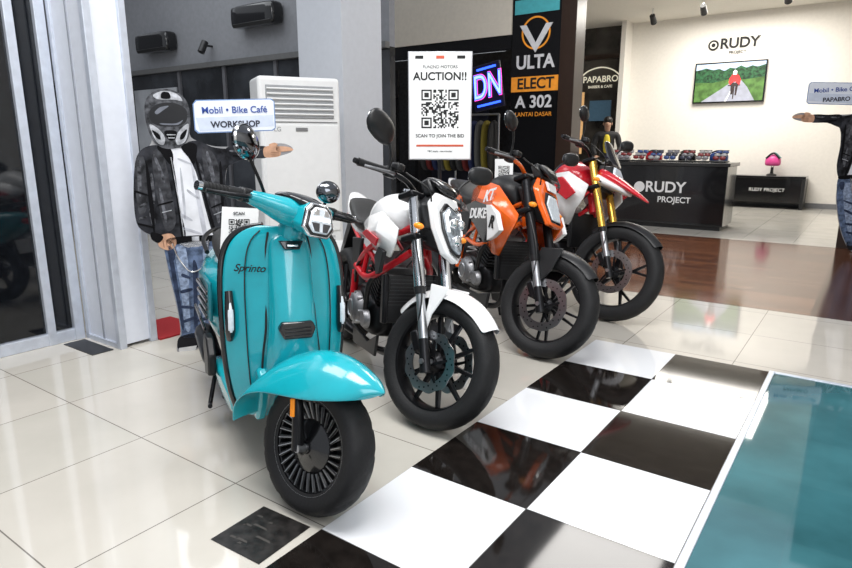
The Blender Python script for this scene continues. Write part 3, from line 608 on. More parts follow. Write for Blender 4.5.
# ================================================================== ROOM
def tilemat(name,c1,c2,mortar,w,h,msize,rough,offs=(0,0),bw=0.,noise=.5,nscale=3,coat=0,spec=.5):
    m=bpy.data.materials.new(name); m.use_nodes=True; nt=m.node_tree; b=nt.nodes['Principled BSDF']
    tc=nt.nodes.new('ShaderNodeTexCoord'); mp=nt.nodes.new('ShaderNodeMapping'); br=nt.nodes.new('ShaderNodeTexBrick')
    mp.inputs['Location'].default_value=(offs[0],offs[1],0)
    br.offset=bw; br.squash=1; br.inputs['Scale'].default_value=1; br.inputs['Mortar Size'].default_value=msize
    br.inputs['Mortar Smooth'].default_value=.1; br.inputs['Bias'].default_value=0
    br.inputs['Brick Width'].default_value=w; br.inputs['Row Height'].default_value=h
    br.inputs['Color1'].default_value=c1+(1,); br.inputs['Color2'].default_value=c2+(1,); br.inputs['Mortar'].default_value=mortar+(1,)
    nt.links.new(tc.outputs['Object'],mp.inputs['Vector']); nt.links.new(mp.outputs['Vector'],br.inputs['Vector'])
    nz=nt.nodes.new('ShaderNodeTexNoise'); nz.inputs['Scale'].default_value=nscale; nz.inputs['Detail'].default_value=6
    nt.links.new(tc.outputs['Object'],nz.inputs['Vector'])
    mx=nt.nodes.new('ShaderNodeMix'); mx.data_type='RGBA'; mx.blend_type='MULTIPLY'; mx.inputs[0].default_value=noise
    cr_=nt.nodes.new('ShaderNodeValToRGB'); cr_.color_ramp.elements[0].position=.3; cr_.color_ramp.elements[0].color=(.75,.75,.74,1) if noise<.95 else (.35,.42,.42,1); cr_.color_ramp.elements[1].position=.7; cr_.color_ramp.elements[1].color=(1,1,1,1)
    nt.links.new(nz.outputs['Fac'],cr_.inputs[0])
    nt.links.new(br.outputs['Color'],mx.inputs[6]); nt.links.new(cr_.outputs['Color'],mx.inputs[7]); nt.links.new(mx.outputs[2],b.inputs['Base Color'])
    b.inputs['Roughness'].default_value=rough; b.inputs['Coat Weight'].default_value=coat; b.inputs['Specular IOR Level'].default_value=spec
    return m
FLOOR=tilemat('floor_tile_cream',(.61,.57,.51),(.57,.54,.48),(.20,.18,.16),.64,.64,.0025,.06,offs=(-.17,-.08),noise=.4,spec=.65)
WOOD=tilemat('wood_plank',(.22,.085,.038),(.09,.03,.015),(.02,.01,.006),1.2,.10,.0015,.12,bw=.5,noise=.8,nscale=9,spec=.5)
WOODD=tilemat('wood_plank_dark',(.10,.04,.02),(.06,.022,.012),(.01,.006,.004),.10,1.2,.0015,.15,bw=.0,noise=.8,nscale=9,spec=.45)
CKW=tilemat('checker_white',(.80,.81,.83),(.80,.81,.83),(.3,.3,.3),.5,.5,.002,.05,noise=.1)
CKB=mat('checker_black',(.010,.008,.007),.06,var=.3,spec=.4)
SHOPF=tilemat('shop_floor_tile',(.62,.60,.55),(.58,.56,.52),(.3,.3,.28),.6,.6,.003,.10)
WALLW=mat('plaster_white',(.84,.81,.76),.7,var=.02)
WALLC=mat('plaster_cream',(.72,.66,.56),.7,var=.03)
WALLG=mat('plaster_grey',(.20,.205,.22),.7,var=.05)
WALLD=mat('wall_charcoal',(.03,.03,.034),.35,var=.2)
COLG=mat('column_paint',(.54,.56,.60),.5,var=.02)
PANW=mat('panel_white',(.72,.75,.82),.4,var=.02)
ALFR=mat('aluminium_frame',(.62,.66,.74),.35,.4)
GLS=mat('dark_window_glass',(.006,.007,.009),.04,var=.3,coat=.3)
GLS2=mat('dark_partition_glass',(.035,.038,.044),.12,var=.6,scale=1.2,coat=.2)
CEIL=mat('ceiling_white',(.75,.72,.66),.8,var=.02)
BRN=mat('brown_frame',(.035,.02,.014),.3)
CARP=mat('red_carpet',(.35,.01,.015),.9,bump=.4,scale=200)
bx('floor',-12,3.5,-6,1.48,-.1,0,FLOOR)
bx('floor_beyond_left',-12,-2.6,1.48,10.6,-.1,0,FLOOR)
bx('wood_floor',-2.6,1.08,1.48,5.25,-.1,0,WOOD)
bx('wood_floor_right',1.08,3.5,1.48,5.25,-.1,0,WOODD)
bx('floor_beyond_right',1.08,3.5,5.25,10.6,-.1,0,FLOOR)
bx('shop_floor',-2.6,1.08,5.25,10.6,-.1,0,SHOPF)
vw=[];fw=[];vb=[];fb=[]
for j in range(8):
    for i in range(2):
        w=(i+j)%2==0; V,F=(vw,fw) if w else (vb,fb); b=len(V); g=.0012
        x0,x1,y1,y0=i*.5+g,(i+1)*.5-g,-j*.5-g,-(j+1)*.5+g
        for z in (0,.004):
            V+=[(x0,y0,z),(x1,y0,z),(x1,y1,z),(x0,y1,z)]
        F+=[(b+4,b+5,b+6,b+7),(b,b+1,b+5,b+4),(b+1,b+2,b+6,b+5),(b+2,b+3,b+7,b+6),(b+3,b,b+4,b+7)]
mk('floor_checker_white_tiles',vw,fw,CKW,smooth=False); mk('floor_checker_black_tiles',vb,fb,CKB,smooth=False)
def glassfloor():
    m=tilemat('glass_floor_tint',(.05,.18,.21),(.06,.20,.23),(.06,.19,.22),.42,.42,.003,.04,noise=1.,nscale=2.0,coat=.5)
    empty('glass_floor_panel',(0,0,0))
    bx('glass_sheet',1.03,3.3,-4.2,-.03,0.0,.008,m)
    bx('trim_left',1.003,1.03,-4.2,0,0,.012,ALFR,.002); bx('trim_far',1.03,3.3,-.03,0,0,.012,ALFR,.002)
    done()
glassfloor()
empty('floor_sticker',(0,0,0))
mk('sticker_sheet',[(-.255,-2.745,.0015),(-.03,-2.735,.0015),(-.04,-2.51,.0015),(-.262,-2.52,.0015)],[(0,1,2,3)],mat('sticker_black',(.02,.018,.017),.35,var=.6,scale=25),smooth=False)
for i in range(9):
    x=-.245+random.random()*.17; y=-2.72+random.random()*.17; w=.01+random.random()*.06
    mk('sticker_scrap_%d'%i,[(x,y,.002),(x+w,y+.004,.002),(x+w*.8,y+.012,.002),(x+.003,y+.01,.002)],[(0,1,2,3)],mat('sticker_worn',(.06,.055,.05),.5),smooth=False)
done()
empty('window_1',(0,0,0))
bx('glass',-2.80,-2.785,-6,-1.93,.08,3.4,GLS)
bx('bottom_rail',-2.81,-2.76,-6,-1.93,0,.075,ALFR,.005)
for y in (-2.10,-2.42,-3.6): bx('mullion',-2.82,-2.755,y-.025,y+.025,0,3.4,ALFR,.004)
bx('end_post',-2.82,-2.75,-1.965,-1.905,0,3.4,ALFR,.004)
done()
bx('wall_left_header',-2.85,-2.75,-6,-1.9,3.4,4.2,COLG)
empty('exhibition_panel_column',(0,0,0))
bx('core',-2.745,-2.34,-1.885,-1.68,.02,4.0,PANW)
bx('frame_post',-2.75,-2.715,-1.90,-1.865,0,4.0,ALFR,.004); bx('frame_post',-2.365,-2.32,-1.905,-1.86,0,4.0,ALFR,.004)
bx('frame_post',-2.365,-2.32,-1.70,-1.655,0,4.0,ALFR,.004)
bx('frame_mid',-2.545,-2.53,-1.892,-1.88,0,4.0,mat('frame_grey',(.35,.37,.42),.4))
bx('bottom_rail',-2.75,-2.32,-1.90,-1.87,0,.03,ALFR)
done()
bx('red_carpet',-2.74,-2.3,-1.65,-1.3,0,.01,CARP)
bx('floor_grate',-2.72,-2.36,-2.06,-1.93,0,.004,BLK)
empty('wall_back_left',(0,0,0))
bx('wall_lower',-12,-3.45,2.2,2.3,0,2.35,GLS2); bx('wall_upper',-12,-3.45,2.2,2.3,2.35,4.6,WALLG)
bx('picture_ledge',-12,-3.45,2.12,2.2,2.33,2.40,mat('ledge',(.10,.10,.10),.5))
for i,x in enumerate((-10.6,-9.0,-7.6,-6.5,-5.4,-4.4)):
    bx('glazing_bar_%d'%i,x-.03,x+.03,2.17,2.2,0,2.33,mat('bar_grey',(.10,.10,.11),.4))
bx('light_panel',-8.9,-7.7,2.18,2.2,.3,2.1,mat('frosted_panel',(.30,.31,.33),.4,var=.3,scale=1.5))
bx('skirting',-12,-3.45,2.17,2.2,0,.12,BLK)
done()
bx('wall_far_left',-12.1,-12,-6,2.3,0,4.6,WALLG)
def splitac(x,z,y=2.2):
    empty('wall_air_conditioner',(x,y,z))
    body('casing',[(-.42,0,.10,.13,.13,-.11),(-.41,0,.11,.15,.14,-.11),(.41,0,.11,.15,.14,-.11),(.42,0,.10,.13,.13,-.11)],BLKG,e=5,sub=1)
    box('outlet_flap',(.76,.02,.05),(0,-.2,-.11),BLK,rot=(30,0,0),bevel=.004)
    done()
splitac(-8.0,2.76); splitac(-5.62,2.90)
empty('wall_spotlight',(-6.75,2.2,2.62))
tube('arm',[(0,0,0),(0,-.12,0)],.015,BLK,curve=False); tube('head',[(0,-.12,.05),(0,-.2,-.1)],.05,BLK,curve=False)
done()
bx('column',-3.42,-2.84,.73,1.31,0,4.6,COLG,.004)
def actower():
    W=mat('ac_white',(.82,.82,.81),.35,var=.015)
    empty('floor_standing_air_conditioner',(-2.72,.02,0),(0,0,60))
    box('cabinet',(.68,.40,1.76),(0,.06,.90),W,bevel=.03,bseg=3)
    box('base',(.69,.42,.06),(0,.06,.03),mat('ac_grey',(.5,.5,.5),.4),bevel=.01)
    box('top_vent_recess',(.56,.02,.26),(0,-.142,1.58),mat('ac_recess',(.33,.34,.35),.5),bevel=.006)
    for i in range(6): box('louvre_%d'%i,(.55,.022,.012),(0,-.158,1.48+i*.04),W,rot=(-25,0,0),bevel=.003)
    box('front_panel',(.62,.014,.90),(0,-.145,.95),W,bevel=.01)
    box('panel_gap',(.62,.006,.008),(0,-.143,1.42),mat('gap',(.2,.2,.2),.6))
    box('intake_grille',(.52,.012,.36),(0,-.150,.28),mat('ac_recess2',(.45,.45,.46),.5),bevel=.004)
    for i in range(9): box('intake_slat_%d'%i,(.51,.014,.01),(0,-.157,.13+i*.038),W)
    box('display',(.10,.008,.03),(0.0,-.155,1.36),mat('gap',(.2,.2,.2),.6),bevel=.003)
    text('badge','LG',.05,(-.2,-.154,1.36),mat('badge_grey',(.3,.3,.3),.4))
    done()
actower()
empty('wall_back_middle',(0,0,0))
bx('shop_back',-10,-3.47,6.9,7.0,0,2.9,mat('shop_dark',(.016,.016,.02),.5,var=.5))
bx('fascia_black',-10,-3.47,5.22,5.32,2.66,2.87,BLKG)
bx('fascia_cream',-10,-3.47,5.20,5.35,2.87,4.6,WALLC)
bx('shop_interior_wall_panel',-6.1,-4.8,6.84,6.9,.3,2.4,mat('panel_dark_blue',(.03,.035,.06),.4,var=.5,scale=3))
for i,x in enumerate((-8.8,-7.45,-5.3)): bx('shopfront_post_%d'%i,x-.035,x+.035,5.24,5.30,0,2.66,BLKM)
done()
empty('jacket_rail',(0,0,0))
tube('rail',[(-6.0,6.2,1.75),(-4.2,6.2,1.75)],.02,SIL,curve=False)
for x in (-6.0,-5.1,-4.2): tube('rail_post',[(x,6.2,0),(x,6.2,1.75)],.02,SIL,curve=False)
for i in range(13):
    x=-5.92+i*.135; c=i%6
    M=Matrix.Translation((x,6.2,0))
    body('jacket_%d'%i,[(-.035,1.2,.10,.35,.45),(-.03,1.2,.22,.47,.48),(.03,1.2,.22,.47,.48),(.035,1.2,.10,.35,.45)],mat('jacket_cloth_%d'%c,[(.02,.02,.022),(.05,.05,.055),(.16,.02,.02),(.02,.03,.10),(.12,.12,.12),(.25,.2,.03)][c],.8),e=3,n=12,M=M)
done()
empty('display_shelving',(0,0,0))
bx('shelf_top',-7.5,-6.3,5.6,6.0,2.1,2.13,BLKM); bx('shelf_back',-7.5,-6.3,6.0,6.04,0,2.6,BLK)
for k in range(4): bx('shelf_%d'%k,-7.5,-6.3,5.6,6.0,.5+k*.42,.52+k*.42,BLKM)
cc=[(.45,.4,.1),(.4,.4,.4),(.05,.15,.4),(.4,.05,.05)]
for i in range(18):
    x=-7.45+random.random()*.95; k=random.randrange(5); w=.1+random.random()*.12; h=.1+random.random()*.2; z=.52+k*.42 if k<4 else 2.13
    bx('goods_%d'%i,x,x+w,5.62,5.85,z,z+h,mat('goods_%d'%(i%4),cc[i%4],.5),.01)
done()
empty('neon_sign',(-3.83,5.10,2.12),(0,-10,0))
box('backing',(.54,.03,.70),(0,.04,0),mat('neon_back',(.01,.01,.03),.4),bevel=.01)
NB=mat('neon_blue',(.03,.10,1.),.4,emit=2.6); NP=mat('neon_pink',(1.,.04,.22),.4,emit=1.8); NW=mat('neon_core',(.30,.45,1.),.4,emit=1.6)
text('letters_outline','DN',.52,(0,.018,0),NP,ext=.004,off=.022,sx=.66,shear=.15); text('letters','DN',.52,(0,.008,0),NB,ext=.008,off=.014,sx=.66,shear=.15); text('letters_core','DN',.52,(0,-.002,0),NW,ext=.002,off=-.004,sx=.66,shear=.15)
box('underline',(.42,.02,.03),(0,.01,-.27),NB,rot=(0,0,0)); box('overline',(.34,.02,.03),(.03,.01,.28),NB,rot=(0,0,0))
done()
empty('sticker_board',(0,0,0))
bx('panel',-3.46,-2.66,5.22,5.30,0,4.4,BLKG)
BW=mat('sticker_white',(.70,.70,.72),.5); BO=mat('sticker_orange',(.90,.33,.03),.5,emit=.08); BC=mat('sticker_cyan',(.08,.45,.5),.5)
bx('top_sticker',-3.42,-2.70,5.21,5.22,3.14,3.34,BC)
revolve('logo_ring',[(.21,-.004),(.235,-.004),(.235,.004),(.21,.004)],(-3.06,5.212,2.86),BO,n=40,closed=True)
poly('logo_v',[(-3.33,2.98),(-3.22,2.98),(-3.06,2.72),(-2.90,2.98),(-2.79,2.98),(-3.06,2.58)],5.206,.01,BW)
text('logo_text','ULTA',.27,(-3.06,5.208,2.44),BW,off=.008,sx=.95)
bx('orange_band',-3.45,-2.67,5.21,5.22,2.02,2.24,BO)
text('band_text','ELECT',.22,(-3.04,5.206,2.13),INK,off=.005)
text('unit_text','A 302',.25,(-3.06,5.208,1.86),BW,off=.006)
text('small_text','LANTAI DASAR',.09,(-3.06,5.208,1.68),BO)
done()
bx('column_brown',-2.66,-2.42,5.20,5.55,0,4.4,BRN,.004)
bx('column_right',1.06,1.36,5.25,5.65,0,4.4,BRN,.004)
bx('column_far_right',1.36,3.5,5.3,5.5,0,4.4,WALLD)
bx('wall_back',-3.35,3.5,10.55,10.7,0,4.4,WALLW)
bx('wall_shop_side',-3.45,-3.35,10.1,10.7,0,4.4,WALLW)
bx('wall_right',3.5,3.6,-6,10.7,0,4.4,WALLW)
bx('ceiling',-12,3.6,5.35,10.7,3.78,3.9,CEIL)
bx('baseboard_back',-3.35,3.5,10.53,10.55,0,.1,WALLG)
empty('wall_logo_sign',(0,0,0))
text('sign_text','RUDY',.27,(-1.20,10.54,3.20),INK,off=.006,ext=.01)
text('sign_subtext','PROJECT',.08,(-1.22,10.54,3.03),INK,ext=.006)
revolve('logo_disc',[(0,-.01),(.10,-.01),(.10,0)],(-1.68,10.54,3.19),INK,n=32); revolve('logo_dot',[(.04,-.015),(.065,-.015),(.065,-.01),(.04,-.01)],(-1.68,10.54,3.19),WALLW,n=24,closed=True)
done()
empty('wall_television',(-1.31,10.50,2.45))
box('frame',(1.34,.06,.80),(0,0,0),BLKG,bevel=.01)
def em(n,c,e=.8,v=.35,s=9): return mat(n,c,.5,emit=e,var=v,scale=s)
poly('screen_field',[(-.64,-.37),(.64,-.37),(.64,.37),(-.64,.37)],-.034,.003,em('tv_green',(.06,.13,.03)))
poly('screen_sky',[(-.64,.24),(-.3,.2),(.1,.26),(.64,.28),(.64,.37),(-.64,.37)],-.036,.003,em('tv_sky',(.35,.45,.6),v=.1))
poly('screen_trees',[(-.64,.02),(-.3,.0),(.0,.06),(.3,.04),(.64,.08),(.64,.31),(.5,.27),(.4,.30),(.3,.26),(.2,.31),(.1,.26),(0,.28),(-.1,.22),(-.2,.27),(-.3,.25),(-.45,.29),(-.64,.25)],-.038,.003,em('tv_trees',(.012,.055,.02),v=.7,s=20))
poly('screen_road',[(-.50,-.37),(.50,-.37),(.34,-.1),(.20,.06),(.13,.06),(-.12,-.12)],-.040,.003,em('tv_road',(.26,.27,.32),v=.1))
poly('screen_road_line',[(-.05,-.37),(-.02,-.37),(.16,.06),(.155,.06)],-.0405,.001,em('tv_white',(.8,.8,.8),v=.05))
poly('screen_cyclist_body',[(.03,-.07),(.0,.0),(.01,.08),(.06,.15),(.13,.16),(.18,.12),(.22,.04),(.21,-.04),(.17,-.10),(.14,.0),(.08,0)],-.042,.003,em('tv_red',(.6,.03,.03),v=.2))
poly('screen_cyclist_head',[(.07,.14),(.065,.20),(.10,.235),(.14,.20),(.135,.14)],-.043,.003,em('tv_white',(.8,.8,.8)))
poly('screen_cyclist_legs',[(.05,-.24),(.04,-.04),(.08,.0),(.11,-.02),(.14,0),(.18,-.05),(.16,-.26),(.13,-.26),(.13,-.08),(.10,-.08),(.085,-.24)],-.0435,.003,em('tv_blk',(.03,.02,.02)))
poly('screen_bicycle_wheel',[(.092,-.33),(.112,-.33),(.118,-.08),(.088,-.08)],-.0445,.003,em('tv_blk',(.03,.02,.02)))
poly('screen_handlebar',[(-.01,-.075),(-.01,-.055),(.215,-.055),(.215,-.075)],-.0455,.003,em('tv_blk',(.03,.02,.02)))
done()
empty('display_counter',(-.08,0,0))
bx('body',-2.18,-.28,5.95,6.65,.06,.92,BLKG,.006); bx('plinth',-2.14,-.32,6.0,6.62,0,.06,BLK); bx('top_slab',-2.22,-.25,5.92,6.68,.92,.97,mat('counter_top',(.03,.03,.03),.15),.006)
text('logo_text','RUDY',.22,(-1.12,5.94,.60),WHT,off=.005); text('logo_subtext','PROJECT',.12,(-.98,5.94,.42),WHT,off=.002)
revolve('logo_disc',[(0,-.006),(.08,-.006),(.08,0)],(-1.50,5.945,.60),WHT,n=28)
done()
empty('sunglasses_display',(-.08,0,.973))
HC=[(.05,.05,.08),(.3,.28,.3),(.3,.04,.04),(.5,.5,.5),(.05,.1,.3)]
for i in range(8):
    x=-2.05+i*.23
    box('tray_%d'%i,(.2,.3,.02),(x,6.2,.012),BLK,bevel=.004)
    for j in range(3):
        lm=mat('lens_%d'%((i+j)%5),HC[(i+j)%5],.1,coat=1); zz=.065+.04*j
        ell('lens_%d_%d_l'%(i,j),(.045,.014,.03),(x-.045,6.10+j*.10,zz),lm,n=10)
        ell('lens_%d_%d_r'%(i,j),(.045,.014,.03),(x+.045,6.10+j*.10,zz),lm,n=10)
        box('frame_%d_%d'%(i,j),(.18,.008,.012),(x,6.10+j*.10,zz+.025),BLK,bevel=.002)
        box('stem_%d_%d'%(i,j),(.012,.012,zz),(x,6.11+j*.10,zz/2),SIL)
done()
def minihelmet(x,y,z,c,nm='bicycle_helmet'):
    empty(nm,(x,y,z))
    body('shell',[(-.13,.05,.05,.06,.04),(-.10,.05,.09,.09,.05),(0,.05,.10,.12,.05),(.10,.05,.085,.09,.05),(.13,.05,.05,.05,.04)],c)
    for i in range(3): tube('vent_%d'%i,[(-.10,-.05+i*.05,.14),(0,-.055+i*.055,.172),(.10,-.05+i*.05,.135)],.010,BLK,n=8)
    done()
minihelmet(-2.05,6.50,.97,WHT); minihelmet(-1.55,6.50,.97,RED); minihelmet(-1.05,6.50,.97,BLKG); minihelmet(-.60,6.50,.97,mat('helmet_blue',(.03,.08,.3),.3))
empty('low_display_table',(0,0,0))
bx('top',-1.04,.29,10.0,10.5,.58,.63,BLKG,.005); bx('front_panel',-1.0,.25,10.02,10.06,.12,.58,BLKG); bx('leg_left',-1.04,-.98,10.0,10.5,0,.58,BLK); bx('leg_right',.23,.29,10.0,10.5,0,.58,BLK); bx('shelf',-.98,.23,10.06,10.48,.1,.14,BLK)
text('label','RUDY PROJECT',.09,(-.35,10.01,.36),WHT)
done()
empty('helmet_on_stand',(-.32,10.22,.63))
revolve('stand',[(.0,.0),(.09,.0),(.09,.02),(.03,.04),(.025,.16),(.0,.16)],(0,0,0),BLK,axis='z',n=24)
PINK=mat('helmet_pink',(.7,.08,.3),.3)
body('helmet_shell',[(-.14,.25,.05,.08,.05),(-.10,.26,.10,.12,.08),(0,.27,.12,.15,.09),(.10,.26,.10,.12,.08),(.14,.25,.05,.07,.05)],PINK)
for i in range(4): tube('vent_rib_%d'%i,[(-.12,-.075+i*.05,.33),(0,-.08+i*.053,.43),(.12,-.075+i*.05,.33)],.016,[BLK,mat('rib_teal',(.1,.4,.4),.4)][i%2],n=8)
tube('strap',[(-.05,.10,.24),(0,.04,.12),(.05,-.1,.24)],.005,BLK,n=6)
done()
for x,y in ((-2.55,9.2),(-1.55,8.8),(-.2,8.6)):
    empty('ceiling_spotlight',(x,y,3.775))
    tube('stem',[(0,0,0),(0,0,-.16)],.012,WHT,curve=False)
    tube('head',[(0,-.03,-.13),(0,.12,-.24)],[.05,.06],BLK,curve=False,n=20)
    tube('lamp_face',[(0,.12,-.24),(0,.125,-.2435)],.05,mat('lamp_glow',(1,.9,.7),.3,emit=8),curve=False,n=20)
    done()
empty('wall_barber_front',(0,0,0))
bx('panel',-6.5,-3.45,10.6,10.7,0,4.4,mat('barber_wall',(.05,.045,.04),.2,var=.7,scale=1.6,coat=.3))
bx('post_1',-4.95,-4.88,10.55,10.6,0,3.4,BRN); bx('post_2',-3.62,-3.52,10.55,10.6,0,3.4,BRN); bx('beam',-6.5,-3.45,10.55,10.6,3.1,3.2,BRN)
bx('blue_poster',-4.25,-3.75,10.56,10.6,1.75,2.2,mat('poster_blue',(.06,.12,.18),.4,emit=.2))
bx('warm_lamp',-4.6,-4.4,10.56,10.6,1.0,2.4,mat('warm_glow',(.6,.35,.15),.4,emit=.7))
text('sign_text','PAPABRO',.19,(-4.02,10.54,2.66),mat('sign_cream',(.8,.75,.6),.4,emit=.5),off=.003)
text('sign_subtext','BARBER & CAFE',.08,(-4.02,10.54,2.50),mat('sign_cream',(.8,.75,.6)),off=.001)
tube('sign_arch',[(-4.50,10.54,2.72),(-4.3,10.54,2.86),(-4.02,10.54,2.92),(-3.76,10.54,2.86),(-3.56,10.54,2.72)],.016,mat('sign_cream',(.8,.75,.6)),n=6)
done()
# ------------------------------------------------------------------ person
def person():
    empty('person_in_yellow_vest',(-2.98,8.3,0),(0,0,20))
    def skin(name,pts,edges,rad,mt,root=0,sub=2):
        me=bpy.data.meshes.new(name); me.from_pydata([Vector(p) for p in pts],edges,[]); o=bpy.data.objects.new(name,me); link(o,mt)
        s=o.modifiers.new('skin','SKIN'); s.use_smooth_shade=True
        for i,r in enumerate(rad):
            me.skin_vertices[0].data[i].radius=(r if isinstance(r,tuple) else (r,r)); 
        me.skin_vertices[0].data[root].use_root=True
        ss=o.modifiers.new('sub','SUBSURF'); ss.levels=sub; ss.render_levels=sub
        return o
    VEST=mat('vest_black',(.02,.02,.022),.7); YEL=mat('shirt_yellow',(.75,.6,.05),.7); SK=mat('skin',(.42,.24,.16),.5); HAIR=mat('hair_black',(.01,.008,.007),.5); JN=mat('trousers_dark',(.02,.022,.03),.7)
    skin('torso',[(0,0,.95),(0,0,1.1),(0,0,1.28),(0,0,1.42),(.19,0,1.40),(.25,-.02,1.16),(.20,-.16,1.02),(-.19,0,1.40),(-.25,-.02,1.16),(-.20,-.16,1.02)],[(0,1),(1,2),(2,3),(3,4),(4,5),(5,6),(3,7),(7,8),(8,9)],[(.15,.11),(.14,.10),(.16,.11),(.12,.09),.07,.05,.038,.07,.05,.038],VEST)
    skin('shirt_front',[(0,-.07,1.05),(0,-.085,1.25),(0,-.07,1.42)],[(0,1),(1,2)],[(.06,.05),(.075,.05),(.05,.04)],YEL)
    skin('legs',[(0,0,.92),(.09,0,.85),(.10,-.01,.48),(.10,.02,.09),(-.09,0,.85),(-.10,-.01,.48),(-.10,.02,.09)],[(0,1),(1,2),(2,3),(0,4),(4,5),(5,6)],[(.13,.11),.085,.06,.045,.085,.06,.045],JN)
    skin('neck_head',[(0,0,1.42),(0,0,1.50),(0,-.01,1.58),(0,-.01,1.66)],[(0,1),(1,2),(2,3)],[.05,.05,(.07,.085),(.068,.08)],SK)
    ell('nose',(.012,.02,.02),(0,-.105,1.60),SK,n=10); ell('eye_right',(.010,.006,.006),(.03,-.092,1.63),INK,sym=False,n=8); ell('eye_left',(.010,.006,.006),(-.03,-.092,1.63),INK,n=8)
    box('mouth',(.04,.006,.008),(0,-.095,1.56),mat('lips',(.3,.1,.08),.5)); ell('ear_right',(.012,.02,.03),(.078,0,1.61),SK,n=8); ell('ear_left',(.012,.02,.03),(-.078,0,1.61),SK,n=8)
    ell('hair',(.085,.095,.075),(0,.015,1.68),HAIR)
    for s in (-1,1):
        ell('palm',(.035,.045,.02),(s*.18,-.21,1.0),SK,n=10)
        for k in range(4): tube('finger',[(s*(.16+.014*k),-.24,1.0),(s*(.16+.014*k),-.275,.995),(s*(.158+.014*k),-.295,.975)],[.008,.0075,.006],SK,n=6)
        tube('thumb',[(s*.15,-.21,1.0),(s*.13,-.235,1.0),(s*.125,-.255,.99)],[.010,.009,.007],SK,n=6)
        ell('shoe',(.05,.13,.045),(s*.10,-.05,.045),BLK,n=12)
    done()
person()
